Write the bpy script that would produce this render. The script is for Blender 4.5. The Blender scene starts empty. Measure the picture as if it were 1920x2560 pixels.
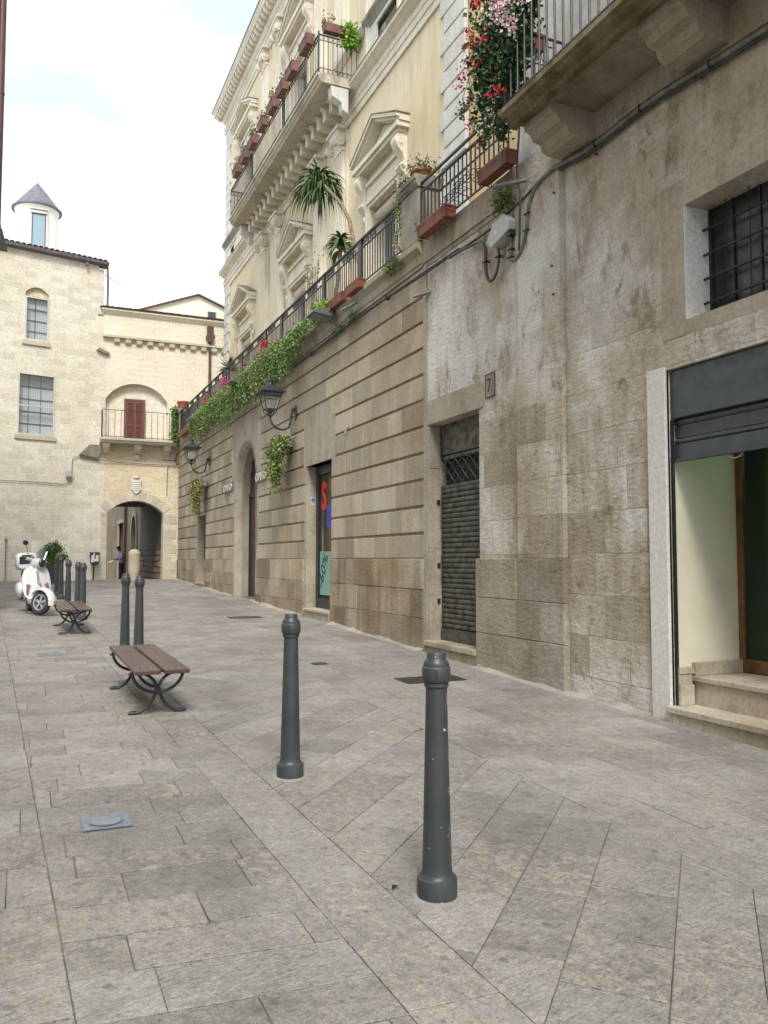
import bpy, bmesh, math, random
from mathutils import Vector, Matrix
R = math.radians
random.seed(7)
C = bpy.context.scene.collection
scene = bpy.context.scene
# ---------------------------------------------------------------- camera
EYE = 1.66
G = 0.0275                       # the street climbs towards the archway
YAW = R(23.666)
PITCH = R(3.378)
cd = bpy.data.cameras.new('camera'); cam = bpy.data.objects.new('camera', cd); C.objects.link(cam)
cd.sensor_fit = 'VERTICAL'; cd.sensor_height = 36.0; cd.sensor_width = 27.0
cd.lens = 2050.0/2560.0*36.0
cd.clip_start = 0.05; cd.clip_end = 2000
cam.location = (0, 0, EYE)
cam.rotation_euler = (R(90)+PITCH, 0, -YAW)
scene.camera = cam
# ---------------------------------------------------------------- sky and sun
SUN_EL, SUN_AZ = R(50), R(198)    # azimuth clockwise from +Y
w = bpy.data.worlds.new("World"); scene.world = w; w.use_nodes = True
nt = w.node_tree; nt.nodes.clear()
def wn(t, **k):
    n = nt.nodes.new(t)
    for a, b in k.items(): setattr(n, a, b)
    return n
sky = wn('ShaderNodeTexSky', sky_type='NISHITA', sun_disc=False, sun_elevation=SUN_EL, sun_rotation=SUN_AZ, altitude=50, air_density=1.0, dust_density=2.0)
tc = wn('ShaderNodeTexCoord'); mp = wn('ShaderNodeMapping'); mp.inputs['Scale'].default_value = (1.4, 1.4, 3.4)
nz = wn('ShaderNodeTexNoise'); nz.inputs['Scale'].default_value = 1.5; nz.inputs['Detail'].default_value = 7; nz.inputs['Roughness'].default_value = .55
rp = wn('ShaderNodeValToRGB'); rp.color_ramp.elements[0].position = .36; rp.color_ramp.elements[1].position = .54
rp.color_ramp.elements[0].color = (.42, .42, .42, 1)
cl = wn('ShaderNodeMixRGB'); cl.inputs[2].default_value = (8.7, 9.2, 9.8, 1)
bg = wn('ShaderNodeBackground'); bg.inputs[1].default_value = .1
wo = wn('ShaderNodeOutputWorld')
L = nt.links.new
L(tc.outputs['Generated'], mp.inputs[0]); L(mp.outputs[0], nz.inputs[0]); 
sx_ = wn('ShaderNodeSeparateXYZ'); L(tc.outputs['Generated'], sx_.inputs[0])
mn_ = wn('ShaderNodeMath', operation='MINIMUM'); mn_.inputs[1].default_value = .62; L(sx_.outputs[2], mn_.inputs[0])
mu_ = wn('ShaderNodeMath', operation='MULTIPLY_ADD'); mu_.inputs[1].default_value = -.55; mu_.inputs[2].default_value = .19; L(mn_.outputs[0], mu_.inputs[0])
ad_ = wn('ShaderNodeMath', operation='ADD'); L(nz.outputs[0], ad_.inputs[0]); L(mu_.outputs[0], ad_.inputs[1]); L(ad_.outputs[0], rp.inputs[0])
L(rp.outputs[0], cl.inputs[0]); L(sky.outputs[0], cl.inputs[1]); L(cl.outputs[0], bg.inputs[0]); L(bg.outputs[0], wo.inputs[0])
sd = bpy.data.lights.new('sun', 'SUN'); sd.energy = 1.7; sd.angle = R(17); sd.color = (1, .95, .87)
so = bpy.data.objects.new('sun', sd); C.objects.link(so)
so.rotation_euler = (R(90)-SUN_EL, 0, math.pi-SUN_AZ)
vs = scene.view_settings
vs.view_transform = 'Standard'; vs.look = 'None'; vs.gamma = 1; vs.use_curve_mapping = False
vs.exposure = 1.06
scene.render.engine = 'CYCLES'
scene.cycles.max_bounces = 6; scene.cycles.transparent_max_bounces = 12

# ---------------------------------------------------------------- materials
class NT:
    def __init__(s, name):
        s.m = bpy.data.materials.new(name); s.m.use_nodes = True
        s.t = s.m.node_tree; s.b = s.t.nodes['Principled BSDF']
    def n(s, t, ins=None, **k):
        n = s.t.nodes.new('ShaderNode'+t)
        for a, b in k.items(): setattr(n, a, b)
        for a, b in (ins or {}).items():
            if isinstance(b, bpy.types.NodeSocket): s.t.links.new(b, n.inputs[a])
            else: n.inputs[a].default_value = b
        return n
    def l(s, a, b): s.t.links.new(a, b)
    def noise(s, vec, scale, det=4, rough=.55, dist=0):
        return s.n('TexNoise', {'Vector': vec, 'Scale': scale, 'Detail': det, 'Roughness': rough, 'Distortion': dist}).outputs[0]
    def map(s, vec, scale=(1, 1, 1), rot=(0, 0, 0), loc=(0, 0, 0)):
        return s.n('Mapping', {'Vector': vec, 'Scale': scale, 'Rotation': rot, 'Location': loc}).outputs[0]
    def ramp(s, fac, stops):
        r = s.n('ValToRGB', {'Fac': fac}); e = r.color_ramp.elements
        while len(e) < len(stops): e.new(.5)
        for q, (p, c) in zip(e, stops):
            q.position = p; q.color = (c, c, c, 1) if not hasattr(c, '__len__') else (*c, 1)
        return r.outputs[0]
    def mix(s, fac, a, b, mode='MIX'):
        return s.n('MixRGB', {0: fac, 1: a if isinstance(a, bpy.types.NodeSocket) else (*a, 1), 2: b if isinstance(b, bpy.types.NodeSocket) else (*b, 1)}, blend_type=mode).outputs[0]
    def math(s, op, a, b=0.0, clamp=False):
        n = s.n('Math', {0: a, 1: b}, operation=op); n.use_clamp = clamp
        return n.outputs[0]
    def pos(s): return s.n('NewGeometry').outputs['Position']
    def island(s): return s.n('NewGeometry').outputs['Random Per Island']
    def bump(s, h, strength=.4, dist=.01, normal=None):
        b = s.n('Bump', {'Height': h, 'Strength': strength, 'Distance': dist})
        if normal: s.l(normal, b.inputs['Normal'])
        s.l(b.outputs[0], s.b.inputs['Normal']); return b.outputs[0]
    def col(s, c):
        if isinstance(c, bpy.types.NodeSocket): s.l(c, s.b.inputs['Base Color'])
        else: s.b.inputs['Base Color'].default_value = (*c, 1)
    def set(s, **k):
        for a, b in k.items(): s.b.inputs[a.replace('_', ' ')].default_value = b

def simple(name, c, rough=.6, metal=0, var=.12, scale=14, bump=.0, spec=.5, c2=None, coat=0):
    n = NT(name); p = n.n('TexCoord').outputs['Object']
    f = n.noise(p, scale, 5)
    c2 = c2 or tuple(x*(1-2*var) for x in c)
    n.col(n.mix(n.ramp(f, [(.35, 0), (.68, 1)]), c2, tuple(min(1, x*(1+var)) for x in c)))
    n.set(Metallic=metal, Specular_IOR_Level=spec, Coat_Weight=coat)
    n.l(n.ramp(n.noise(p, scale*2.3), [(.3, max(0, rough-.1)), (.7, min(1, rough+.1))]), n.b.inputs['Roughness'])
    if bump: n.bump(n.noise(p, scale*4), bump, .004)
    return n.m

def plane(n, axes):
    s = n.n('SeparateXYZ', {0: n.pos()}).outputs
    c = n.n('CombineXYZ', {0: s['XYZ'.index(axes[0])], 1: s['XYZ'.index(axes[1])], 2: 0.0})
    return c.outputs[0], s

def stone(name, cols, axes='YZ', brick=None, island=0, streak=0, streakc=(.16, .12, .08), pits=.3, bump=.35, fine=26, big=.9, rough=.88,
          patch=None, dirt=None, tool=0, seed=0., blotch=0):
    """weathered masonry.  cols three base colours; brick (w, h, joint, joint colour)"""
    n = NT(name); uv, s = plane(n, axes); p = n.map(n.pos(), loc=(seed, seed*1.7, 0))
    c = n.ramp(n.noise(p, big, 8, .62), [(.34 if blotch else .30, cols[0]), (.5, cols[1]), (.62 if blotch else .70, cols[2])])
    h = n.noise(p, fine, 8, .70)
    if island:
        r = n.island()
        c = n.mix(n.math('MULTIPLY', n.ramp(r, [(0, 0), (.55, 0), (1, 1)]), island), c, n.mix(.5, c, patch or cols[0], 'MIX'))
        v = n.ramp(n.math('FRACT', n.math('MULTIPLY', r, 7.31)), [(0, 1-.38*island), (1, 1+.0*island)])
        c = n.mix(1.0, c, v, 'MULTIPLY')
    hb = None
    if brick:
        bw, bh, mo, jc = brick[:4]
        duv = n.n('VectorMath', {0: uv, 1: n.map(n.n('TexNoise', {'Vector': n.pos(), 'Scale': 1.7}).outputs[1], scale=(.05, .05, 0))}, operation='ADD').outputs[0]
        bt = n.n('TexBrick', {'Vector': duv, 'Color1': (1, 1, 1, 1), 'Color2': (.0, .0, .0, 1), 'Mortar': (.5, .5, .5, 1), 'Scale': 1.0,
                              'Mortar Size': mo, 'Mortar Smooth': .3, 'Bias': 0.0, 'Brick Width': bw, 'Row Height': bh})
        bt.offset = .43; bt.squash = 1.35; bt.squash_frequency = 3
        tint = brick[4] if len(brick) > 4 else tuple(x*.7 for x in cols[1])
        amt = brick[5] if len(brick) > 5 else .6
        if blotch: amt = n.ramp(n.n('MapRange', {0: n.math('ADD', s['Z'], n.math('MULTIPLY', n.noise(p, 1.1, 3), 1.6)), 1: 2.0, 2: 5.4}).outputs[0], [(0, .85), (.5, .75), (1, .12)])
        c = n.mix(n.math('MULTIPLY', n.ramp(bt.outputs[0], [(.35, 0), (.95, 1)]), amt), c, tint)
        wear = n.ramp(n.noise(p, .7, 3), [(.35, .25), (.6, 1)]) if not blotch else n.math('MULTIPLY', amt, 1.0)
        c = n.mix(n.math('MULTIPLY', n.math('MULTIPLY', bt.outputs['Fac'], wear), .8), c, jc)
        hb = bt.outputs['Fac']
    if streak:
        sv = n.noise(n.map(n.pos(), scale=(3.2, 3.2, .28)), 1.6, 7, .68)
        lim = n.noise(p, .45, 3)
        f = n.math('MULTIPLY', n.ramp(sv, [(.47, 0), (.66, 1)]), n.ramp(lim, [(.36, .1), (.62, 1)]))
        c = n.mix(n.math('MULTIPLY', f, streak), c, streakc)
    if dirt:     # mottled patches of bare stone where plaster has gone
        dcol, dsc, d0, d1, da = dirt
        f = n.ramp(n.noise(n.map(p, scale=(1, 1, .6)), dsc, 9, .72), [(d0, 0), (d1, 1)])
        if blotch:
            f = n.math('MULTIPLY', f, n.ramp(n.noise(p, 1.3, 5, .65), [(.48, .06), (.60, 1)]))
            g2 = n.ramp(n.noise(n.map(p, scale=(1, 1, .45), loc=(5, 2, 1)), 1.7, 8, .75), [(.52, 0), (.62, 1)])
            c = n.mix(n.math('MULTIPLY', g2, .6), c, (.27, .21, .14))
        c = n.mix(n.math('MULTIPLY', f, da), c, dcol)
    if pits:
        f = n.ramp(n.noise(p, fine*.9, 6, .8), [(.345, 1), (.405, 0)])
        c = n.mix(n.math('MULTIPLY', f, pits), c, tuple(x*.35 for x in cols[0]))
    fv = n.ramp(h, [(.32, .76), (.68, 1.14)])
    c = n.mix(1.0, c, fv, 'MULTIPLY')
    n.col(c); n.set(Roughness=rough, Specular_IOR_Level=.25)
    b1 = n.bump(h, bump, .012)
    if tool:
        b1 = n.bump(n.noise(n.map(p, scale=(1, 1, 2.2)), 9, 3, .5), tool, .03, b1)
    if hb is not None:
        n.bump(n.math('SUBTRACT', 1.0, hb), .6, .012, b1)
    return n.m

MT = {}
MT['block'] = stone('tan_block_stone', [(.39, .325, .22), (.49, .43, .325), (.55, .50, .395)], island=.8, streak=.32, streakc=(.18, .14, .09), patch=(.25, .19, .11), pits=.3, bump=.35, big=.45, dirt=((.24, .185, .115), 1.1, .50, .66, .55))
MT['groove'] = stone('brown_recessed_joint', [(.27, .195, .125), (.32, .24, .16), (.35, .27, .19)], pits=0, bump=.3)
MT['plinth'] = stone('worn_plinth_stone', [(.28, .215, .135), (.40, .335, .235), (.49, .44, .35)], island=1, streak=.6, streakc=(.14, .095, .055), patch=(.23, .165, .09), pits=.6, bump=.7, fine=34, big=1.1, tool=.35)
MT['plinth2'] = stone('worn_plinth_stone_pale', [(.27, .22, .155), (.39, .35, .285), (.50, .48, .43)], island=.8, streak=.6, streakc=(.19, .14, .09), patch=(.29, .23, .15), pits=.7, bump=.8, fine=30, big=.7, tool=.5, dirt=((.20, .15, .09), 1.5, .50, .62, .6))
MT['smooth'] = stone('dressed_pale_stone', [(.34, .295, .22), (.42, .38, .30), (.48, .44, .36)], island=.4, streak=.45, streakc=(.2, .16, .11), pits=.4, bump=.4, big=1.1, dirt=((.22, .18, .125), 2.2, .53, .64, .45))
MT['old'] = stone('old_plastered_stone', [(.385, .315, .225), (.48, .44, .365), (.65, .64, .60)], brick=(.66, .44, .006, (.26, .22, .165), (.27, .22, .155), .28),
                  streak=.5, streakc=(.19, .145, .09), pits=.7, bump=.7, fine=34, big=.62, dirt=((.175, .14, .095), 6.5, .53, .60, .66), tool=.5, blotch=1)
MT['band'] = stone('stained_band_stone', [(.26, .22, .16), (.34, .30, .235), (.40, .37, .31)], streak=.75, streakc=(.12, .10, .06), pits=.3, bump=.4, fine=30, big=1.3)
MT['pier'] = stone('grey_mottled_stone', [(.16, .145, .11), (.25, .235, .19), (.31, .30, .25)], streak=.7, streakc=(.10, .09, .07), pits=.6, bump=.6, fine=40, big=2.2)
MT['slab'] = stone('mossy_slab_stone', [(.13, .11, .055), (.20, .17, .10), (.30, .27, .20)], streak=.3, pits=.4, bump=.7, fine=22, big=2.0, dirt=((.075, .075, .02), 3.2, .44, .60, .85))
MT['soffit'] = stone('brown_stained_soffit', [(.17, .13, .085), (.27, .225, .165), (.37, .34, .28)], axes='XY', pits=.3, bump=.5, fine=22, big=1.5)
MT['creamslab'] = stone('cream_balcony_slab', [(.36, .31, .23), (.47, .42, .33), (.54, .49, .39)], streak=.5, streakc=(.24, .21, .15), pits=.1, bump=.2, fine=30, big=1.3, dirt=((.13, .12, .09), 1.8, .54, .64, .6))
MT['white'] = stone('aged_white_plaster', [(.42, .42, .38), (.52, .52, .48), (.60, .60, .56)], streak=.3, streakc=(.3, .28, .2), pits=.2, bump=.6, fine=8, big=.8)
MT['ochre'] = stone('yellow_render', [(.60, .51, .33), (.67, .585, .40), (.71, .645, .48)], streak=.42, streakc=(.36, .29, .18), pits=0, bump=.1, fine=40, big=.35, dirt=((.44, .38, .27), .9, .5, .75, .5))
MT['ochre2'] = stone('yellow_render_deep', [(.52, .385, .20), (.58, .44, .24), (.62, .49, .29)], streak=.3, streakc=(.4, .3, .17), pits=0, bump=.1, fine=40, big=.35)
MT['trim'] = stone('cream_trim_stone', [(.56, .51, .39), (.68, .63, .51), (.74, .70, .59)], streak=.4, streakc=(.36, .31, .22), pits=0, bump=.12, fine=30, big=.9)
MT['trimw'] = stone('grey_white_trim', [(.48, .47, .42), (.60, .60, .56), (.68, .68, .65)], streak=.55, streakc=(.36, .35, .31), pits=0, bump=.12, fine=30, big=.9)
MT['ledge'] = stone('sooty_ledge_stone', [(.13, .12, .10), (.24, .22, .175), (.36, .33, .26)], streak=.5, streakc=(.09, .085, .07), pits=.3, bump=.3, big=1.7)
MT['castle'] = stone('pale_ashlar', [(.63, .58, .47), (.73, .69, .585), (.79, .765, .68)], axes='XZ', brick=(.44, .245, .012, (.78, .75, .67), (.52, .48, .39), .6), pits=.3, bump=.5, fine=16, big=.5,
                     dirt=((.62, .56, .43), 1.2, .5, .68, .6), patch=(.5, .42, .28))
MT['castle2'] = stone('golden_rubble', [(.56, .45, .27), (.70, .60, .43), (.77, .72, .60)], axes='XZ', brick=(.46, .20, .008, (.58, .50, .36), (.54, .42, .25), .30), pits=.3, bump=.8, fine=12, big=.5, tool=.6,
                      dirt=((.66, .63, .54), 1.2, .5, .62, .5))
MT['castle3'] = stone('cream_rough_render', [(.66, .60, .47), (.74, .69, .57), (.79, .76, .67)], axes='XZ', brick=(.46, .22, .006, (.66, .59, .45), (.66, .58, .42), .22), pits=.4, bump=1.0, fine=14, big=.45, tool=.5, streak=.25, streakc=(.55, .46, .32))
MT['arch'] = stone('pale_arch_stone', [(.50, .44, .33), (.60, .55, .44), (.66, .62, .52)], axes='XZ', island=.5, patch=(.52, .40, .22), pits=.3, bump=.5, fine=20)
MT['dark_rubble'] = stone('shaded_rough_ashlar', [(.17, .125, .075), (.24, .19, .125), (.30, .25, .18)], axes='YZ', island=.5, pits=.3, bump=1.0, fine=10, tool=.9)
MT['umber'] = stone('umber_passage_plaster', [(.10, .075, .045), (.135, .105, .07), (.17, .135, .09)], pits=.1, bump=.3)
MT['domestone'] = stone('cream_bollard_stone', [(.45, .38, .26), (.54, .48, .36), (.60, .55, .43)], pits=.3, bump=.4, fine=40)
MT['step'] = stone('worn_step_marble', [(.30, .25, .18), (.42, .37, .29), (.50, .46, .38)], axes='XY', streak=0, pits=.2, bump=.2, dirt=((.20, .165, .11), 2.5, .48, .68, .6))
MT['lit_reveal'] = stone('reveal_with_painted_light', [(.50, .50, .47), (.62, .62, .59), (.68, .68, .66)], pits=.3, bump=.5, fine=30, big=2)  # light falling on the window reveal is put into this pale colour
MT['marble'] = stone('white_grey_marble_jamb', [(.56, .55, .52), (.64, .63, .60), (.69, .68, .66)], pits=.05, bump=.08, big=.5, rough=.55)
MT['gable'] = simple('pale_gable_plaster', (.78, .74, .64), .9)
MT['turret'] = simple('white_turret_plaster', (.86, .84, .80), .9, var=.04)
MT['iron'] = simple('black_wrought_iron', (.022, .024, .028), .45, .0, scale=30, c2=(.012, .013, .016))
MT['bollard'] = None
MT['lampiron'] = simple('charcoal_cast_iron', (.030, .034, .040), .42, .0, scale=20)
MT['terracotta'] = simple('terracotta', (.30, .105, .05), .85, var=.2, scale=9, bump=.2)
MT['plasticpot'] = simple('brown_plastic_planter', (.21, .068, .036), .55, var=.15, scale=6)
MT['uppot'] = simple('dusty_red_planter', (.20, .095, .07), .7, var=.2, scale=6)
MT['soil'] = simple('potting_soil', (.04, .028, .018), 1, bump=.5)
MT['copper'] = simple('red_brown_downpipe', (.10, .045, .038), .45, scale=5)
MT['shutterbrown'] = simple('brown_louvre_paint', (.165, .062, .045), .6, var=.1)
MT['cable'] = simple('grey_black_cable', (.05, .052, .05), .6, var=.25, scale=7)
MT['cable2'] = simple('grey_conduit', (.17, .17, .155), .6, var=.25, scale=7)
MT['box'] = simple('pale_grey_plastic', (.42, .43, .43), .5, var=.05)
MT['darkmetal'] = simple('dark_bronze_frame', (.022, .022, .026), .4, scale=9)
MT['darkvoid'] = simple('unlit_interior', (.012, .010, .009), .8)
MT['brownwood'] = simple('dark_wood_panels', (.055, .022, .012), .5, var=.3, scale=5)
MT['goldwood'] = simple('golden_brown_wood_frame', (.16, .085, .026), .4, var=.25, scale=6)
MT['cream'] = simple('cream_glossy_wall_paint', (.66, .63, .50), .5, var=.03, scale=3)
MT['shut'] = simple('slate_grey_shutter_paint', (.062, .075, .086), .5, .2, var=.10, scale=6, bump=.05)
MT['shut2'] = simple('weathered_grey_shutter', (.105, .10, .088), .6, .3, var=.35, scale=8, bump=.1)
MT['tile'] = simple('grey_violet_roof_tiles', (.16, .14, .15), .8, var=.25, scale=12)
MT['slate'] = simple('grey_slate_cone', (.17, .16, .19), .7, var=.15, scale=4)
MT['bark'] = simple('yucca_bark', (.26, .19, .13), .95, var=.35, scale=22, bump=.8)
MT['teal'] = simple('sea_green_paper', (.20, .37, .31), .8, var=.05)
MT['red'] = simple('red_vinyl', (.55, .02, .015), .5, var=.02)
MT['blue'] = simple('blue_vinyl', (.04, .05, .35), .5, var=.02)
MT['ink'] = simple('dark_ink', (.03, .05, .07), .6, var=.02)
MT['wblack'] = simple('faded_ink', (.05, .045, .04), .9)
MT['letter'] = simple('brushed_nickel_letters', (.60, .60, .55), .35, .5, var=.1)
MT['letterplate'] = simple('grey_brown_sign_plate', (.17, .155, .13), .5)
MT['signw'] = simple('pale_sticker', (.55, .60, .68), .5, var=.05)
MT['stickerblue'] = simple('blue_sticker_disc', (.12, .20, .42), .5, var=.05)
MT['whitepaint'] = simple('white_gloss_lacquer', (.60, .62, .60), .22, var=.02, coat=.6)
MT['rubber'] = simple('tyre_rubber', (.028, .028, .03), .8)
MT['alloy'] = simple('grey_alloy', (.33, .34, .35), .35, .6, var=.1)
MT['chrome'] = simple('chrome', (.6, .6, .6), .15, 1, var=.02)
MT['vinyl'] = simple('navy_black_vinyl', (.02, .022, .035), .5)
MT['smoke'] = simple('dark_smoked_lens', (.03, .025, .04), .12, coat=.5)
MT['lens'] = simple('orange_violet_lens', (.22, .13, .16), .2, coat=.5)
MT['skin'] = simple('skin', (.32, .17, .12), .6)
MT['hair'] = simple('dark_hair', (.012, .009, .008), .7)
MT['shirt'] = simple('lilac_white_shirt', (.36, .36, .46), .9)
MT['trousers'] = simple('black_trousers', (.012, .013, .014), .9)
MT['paper'] = simple('white_paper', (.6, .62, .6), .8, var=.03)
MT['pigeon'] = simple('dark_pigeon_plumage', (.05, .045, .06), .8, var=.3, scale=30)
MT['flood'] = simple('grey_floodlight_casing', (.11, .12, .115), .45, var=.1)
MT['floodglass'] = simple('pale_floodlight_glass', (.17, .20, .22), .3, var=.05)
MT['zinc'] = simple('galvanised_pipe', (.22, .23, .24), .5, .4)
MT['binmetal'] = simple('dark_purple_brown_bin_metal', (.035, .025, .030), .5)

def glassy(name, c, rough=.08, alpha=None):
    n = NT(name); n.col(c); n.set(Roughness=rough, Specular_IOR_Level=.8)
    if alpha is not None: n.set(Alpha=alpha)
    return n.m
MT['glass'] = glassy('window_glass_dark', (.05, .06, .065))
MT['curtain'] = glassy('curtained_window_glass', (.09, .105, .105), .12)
MT['glassgreen'] = NT('ribbed_green_glass')
def _gg():
    n = MT['glassgreen']; s = n.n('SeparateXYZ', {0: n.pos()}).outputs
    wv = n.math('SINE', n.math('MULTIPLY', s['Z'], 420.0))
    n.col((.33, .55, .40)); n.set(Roughness=.22, Transmission_Weight=.97, IOR=1.3); n.bump(wv, .3, .002)
    MT['glassgreen'] = n.m
_gg()
MT['painted_reflection'] = glassy('glass_with_painted_reflection', (.58, .66, .70), .45)  # bright reflection painted in as a pale base colour
MT['bluepane'] = glassy('blue_grey_glass', (.22, .33, .38), .3)
MT['bargrey'] = simple('grey_glazing_bars', (.16, .16, .15), .6)
MT['clear'] = glassy('clear_lantern_glass', (.50, .55, .53), .05, .12)
MT['screen'] = glassy('clear_windscreen', (.45, .48, .47), .05, .16)
MT['barglass'] = simple('dirty_green_black_pane', (.028, .034, .026), .35, var=.5, scale=4)
def _curtain():
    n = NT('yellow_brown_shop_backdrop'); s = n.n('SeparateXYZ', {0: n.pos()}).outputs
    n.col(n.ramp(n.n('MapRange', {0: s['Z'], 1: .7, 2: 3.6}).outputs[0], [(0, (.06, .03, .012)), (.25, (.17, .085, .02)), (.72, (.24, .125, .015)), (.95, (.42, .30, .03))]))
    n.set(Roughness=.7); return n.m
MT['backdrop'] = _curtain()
def emis(name, c, e):
    n = NT(name); n.col((.8, .8, .8)); n.b.inputs['Emission Color'].default_value = (*c, 1); n.b.inputs['Emission Strength'].default_value = e; return n.m
MT['tube'] = emis('lit_green_white_tube', (.74, 1.0, .78), 9)

def _bollard():
    n = NT('grey_green_bollard_enamel'); p = n.n('TexCoord').outputs['Object']
    c = n.ramp(n.noise(p, 3.5, 5), [(.3, (.030, .036, .040)), (.7, (.047, .054, .058))])
    dust = n.ramp(n.noise(n.map(p, scale=(1, 1, .3)), 9, 7, .7), [(.50, 0), (.72, 1)])
    c = n.mix(n.math('MULTIPLY', dust, .35), c, (.10, .105, .10))
    rnd = n.n('ObjectInfo').outputs['Random']
    n.col(c); n.l(n.ramp(n.noise(p, 12), [(.3, .38), (.7, .55)]), n.b.inputs['Roughness']); n.set(Specular_IOR_Level=.5)
    n.bump(n.noise(p, 60, 4), .12, .002)
    return n.m
MT['bollard'] = _bollard()
def _bollard2():
    n = NT('chipped_bollard_enamel'); p = n.n('TexCoord').outputs['Object']
    c = n.ramp(n.noise(p, 3.5, 5), [(.3, (.030, .036, .040)), (.7, (.047, .054, .058))])
    sx = n.n('SeparateXYZ', {0: p}).outputs
    # scuffed side towards the street (local +x) : bare white and rust flakes
    side = n.math('MULTIPLY', n.ramp(n.n('MapRange', {0: sx['X'], 1: .02, 2: .055}).outputs[0], [(0, 0), (1, 1)]), n.ramp(n.n('MapRange', {0: sx['Z'], 1: .15, 2: 1.1}).outputs[0], [(0, 0), (.1, 1), (.9, 1), (1, .6)]))
    fl = n.noise(n.map(p, scale=(1.6, 1.6, .5)), 26, 6, .7)
    c = n.mix(n.math('MULTIPLY', side, n.ramp(fl, [(.555, 0), (.585, 1)])), c, (.42, .44, .43))
    ru = n.noise(n.map(p, scale=(1.6, 1.6, .5), loc=(3, 1, 2)), 15, 6, .7)
    c = n.mix(n.math('MULTIPLY', side, n.ramp(ru, [(.585, 0), (.61, 1)])), c, (.22, .055, .02))
    ch = n.noise(n.map(p, loc=(1.3, 0, .4)), 17, 3, .5)
    c = n.mix(n.ramp(ch, [(.70, 0), (.71, 1)]), c, (.45, .5, .45))
    n.col(c); n.l(n.ramp(n.noise(p, 12), [(.3, .38), (.7, .58)]), n.b.inputs['Roughness'])
    n.bump(n.noise(p, 60, 4), .15, .002); return n.m
MT['bollard2'] = _bollard2()

def _wood():
    n = NT('brown_painted_bench_wood'); p = n.n('TexCoord').outputs['Object']
    g = n.noise(n.map(p, scale=(14, 1.2, 14)), 2.5, 8, .7)
    c = n.ramp(g, [(.3, (.050, .028, .021)), (.55, (.085, .047, .036)), (.75, (.12, .072, .055))])
    n.col(c); n.l(n.ramp(g, [(.3, .42), (.7, .30)]), n.b.inputs['Roughness']); n.bump(g, .25, .003); return n.m
MT['benchwood'] = _wood()

def _paving():
    n = NT('grey_limestone_paving'); p = n.pos(); r = n.island()
    base = n.ramp(n.noise(p, .9, 8, .66), [(.30, (.198, .188, .174)), (.5, (.256, .245, .230)), (.70, (.315, .303, .287))])
    r2 = n.math('FRACT', n.math('MULTIPLY', r, 5.77)); r3 = n.math('FRACT', n.math('MULTIPLY', r, 13.1))
    base = n.mix(1.0, base, n.ramp(r2, [(0, .80), (.5, .97), (1, 1.10)]), 'MULTIPLY')
    # yellowish calcite skin worn off in flakes
    fl = n.noise(n.map(p, rot=(0, 0, .5), scale=(1.3, 1.0, 1)), 15, 9, .70)
    yel = n.math('MULTIPLY', n.ramp(fl, [(.49, 0), (.54, 1)]), n.ramp(n.noise(p, .8, 2), [(.38, 0), (.52, 1)]))
    base = n.mix(n.math('MULTIPLY', yel, n.ramp(r3, [(.2, .1), (.8, .65)])), base, (.34, .305, .235))
    # fine speckle + tooling
    sp = n.noise(p, 75, 6, .75)
    base = n.mix(1.0, base, n.ramp(sp, [(.3, .66), (.5, 1.0), (.70, 1.32)]), 'MULTIPLY')
    base = n.mix(1.0, base, n.ramp(n.noise(n.map(p, scale=(1, .8, 1)), 20, 7, .75), [(.32, .80), (.5, 1.0), (.68, 1.15)]), 'MULTIPLY')
    wear = n.noise(p, 4, 8, .7)
    base = n.mix(1.0, base, n.ramp(wear, [(.3, .80), (.7, 1.14)]), 'MULTIPLY')
    # old chewing gum spots
    vo = n.n('TexVoronoi', {'Vector': p, 'Scale': 3.1, 'Randomness': 1.0}, voronoi_dimensions='2D')
    dd = n.math('ADD', vo.outputs['Distance'], n.math('MULTIPLY', n.noise(p, 40, 2), .07))
    spot = n.ramp(dd, [(.085, 1), (.105, 0)])
    keep = n.math('GREATER_THAN', n.n('SeparateXYZ', {0: vo.outputs['Color']}).outputs[0], .45)
    base = n.mix(n.math('MULTIPLY', n.math('MULTIPLY', spot, keep), .55), base, (.10, .098, .10))
    vo2 = n.n('TexVoronoi', {'Vector': n.map(p, loc=(3, 7, 0)), 'Scale': 8, 'Randomness': 1.0}, voronoi_dimensions='2D')
    spot2 = n.math('MULTIPLY', n.ramp(vo2.outputs['Distance'], [(.07, 1), (.10, 0)]), n.math('GREATER_THAN', n.n('SeparateXYZ', {0: vo2.outputs['Color']}).outputs[1], .62))
    base = n.mix(n.math('MULTIPLY', spot2, .5), base, (.12, .115, .11))
    n.col(base)
    n.l(n.ramp(wear, [(.3, .62), (.7, .48)]), n.b.inputs['Roughness']); n.set(Specular_IOR_Level=.35)
    ang = n.math('MULTIPLY', r, 1.2)
    ch = n.n('TexNoise', {'Vector': n.map(n.n('VectorRotate', {'Vector': p, 'Angle': ang}, rotation_type='Z_AXIS').outputs[0], scale=(3, 1.5, 3)), 'Scale': 11, 'Detail': 4, 'Roughness': .6}).outputs[0]
    b1 = n.bump(ch, 1.0, .022)
    b1 = n.bump(fl, .6, .012, b1)
    b2 = n.bump(sp, .5, .004, b1)
    n.bump(wear, .5, .012, b2)
    return n.m
MT['paving'] = _paving()
MT['joint'] = simple('dirty_paving_joint', (.20, .18, .155), 1, c2=(.055, .048, .04), var=.1, scale=3.5, bump=.5)
def leafmat(name, a, b, c, rough=.5):
    n = NT(name); r = n.island()
    n.col(n.ramp(r, [(0, a), (.5, b), (1, c)])); n.set(Roughness=rough, Specular_IOR_Level=.35)
    n.b.inputs['Subsurface Weight'].default_value = 0
    return n.m
MT['ivy'] = leafmat('trailing_ivy_leaves', (.042, .092, .018), (.105, .195, .04), (.235, .32, .085))
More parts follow.
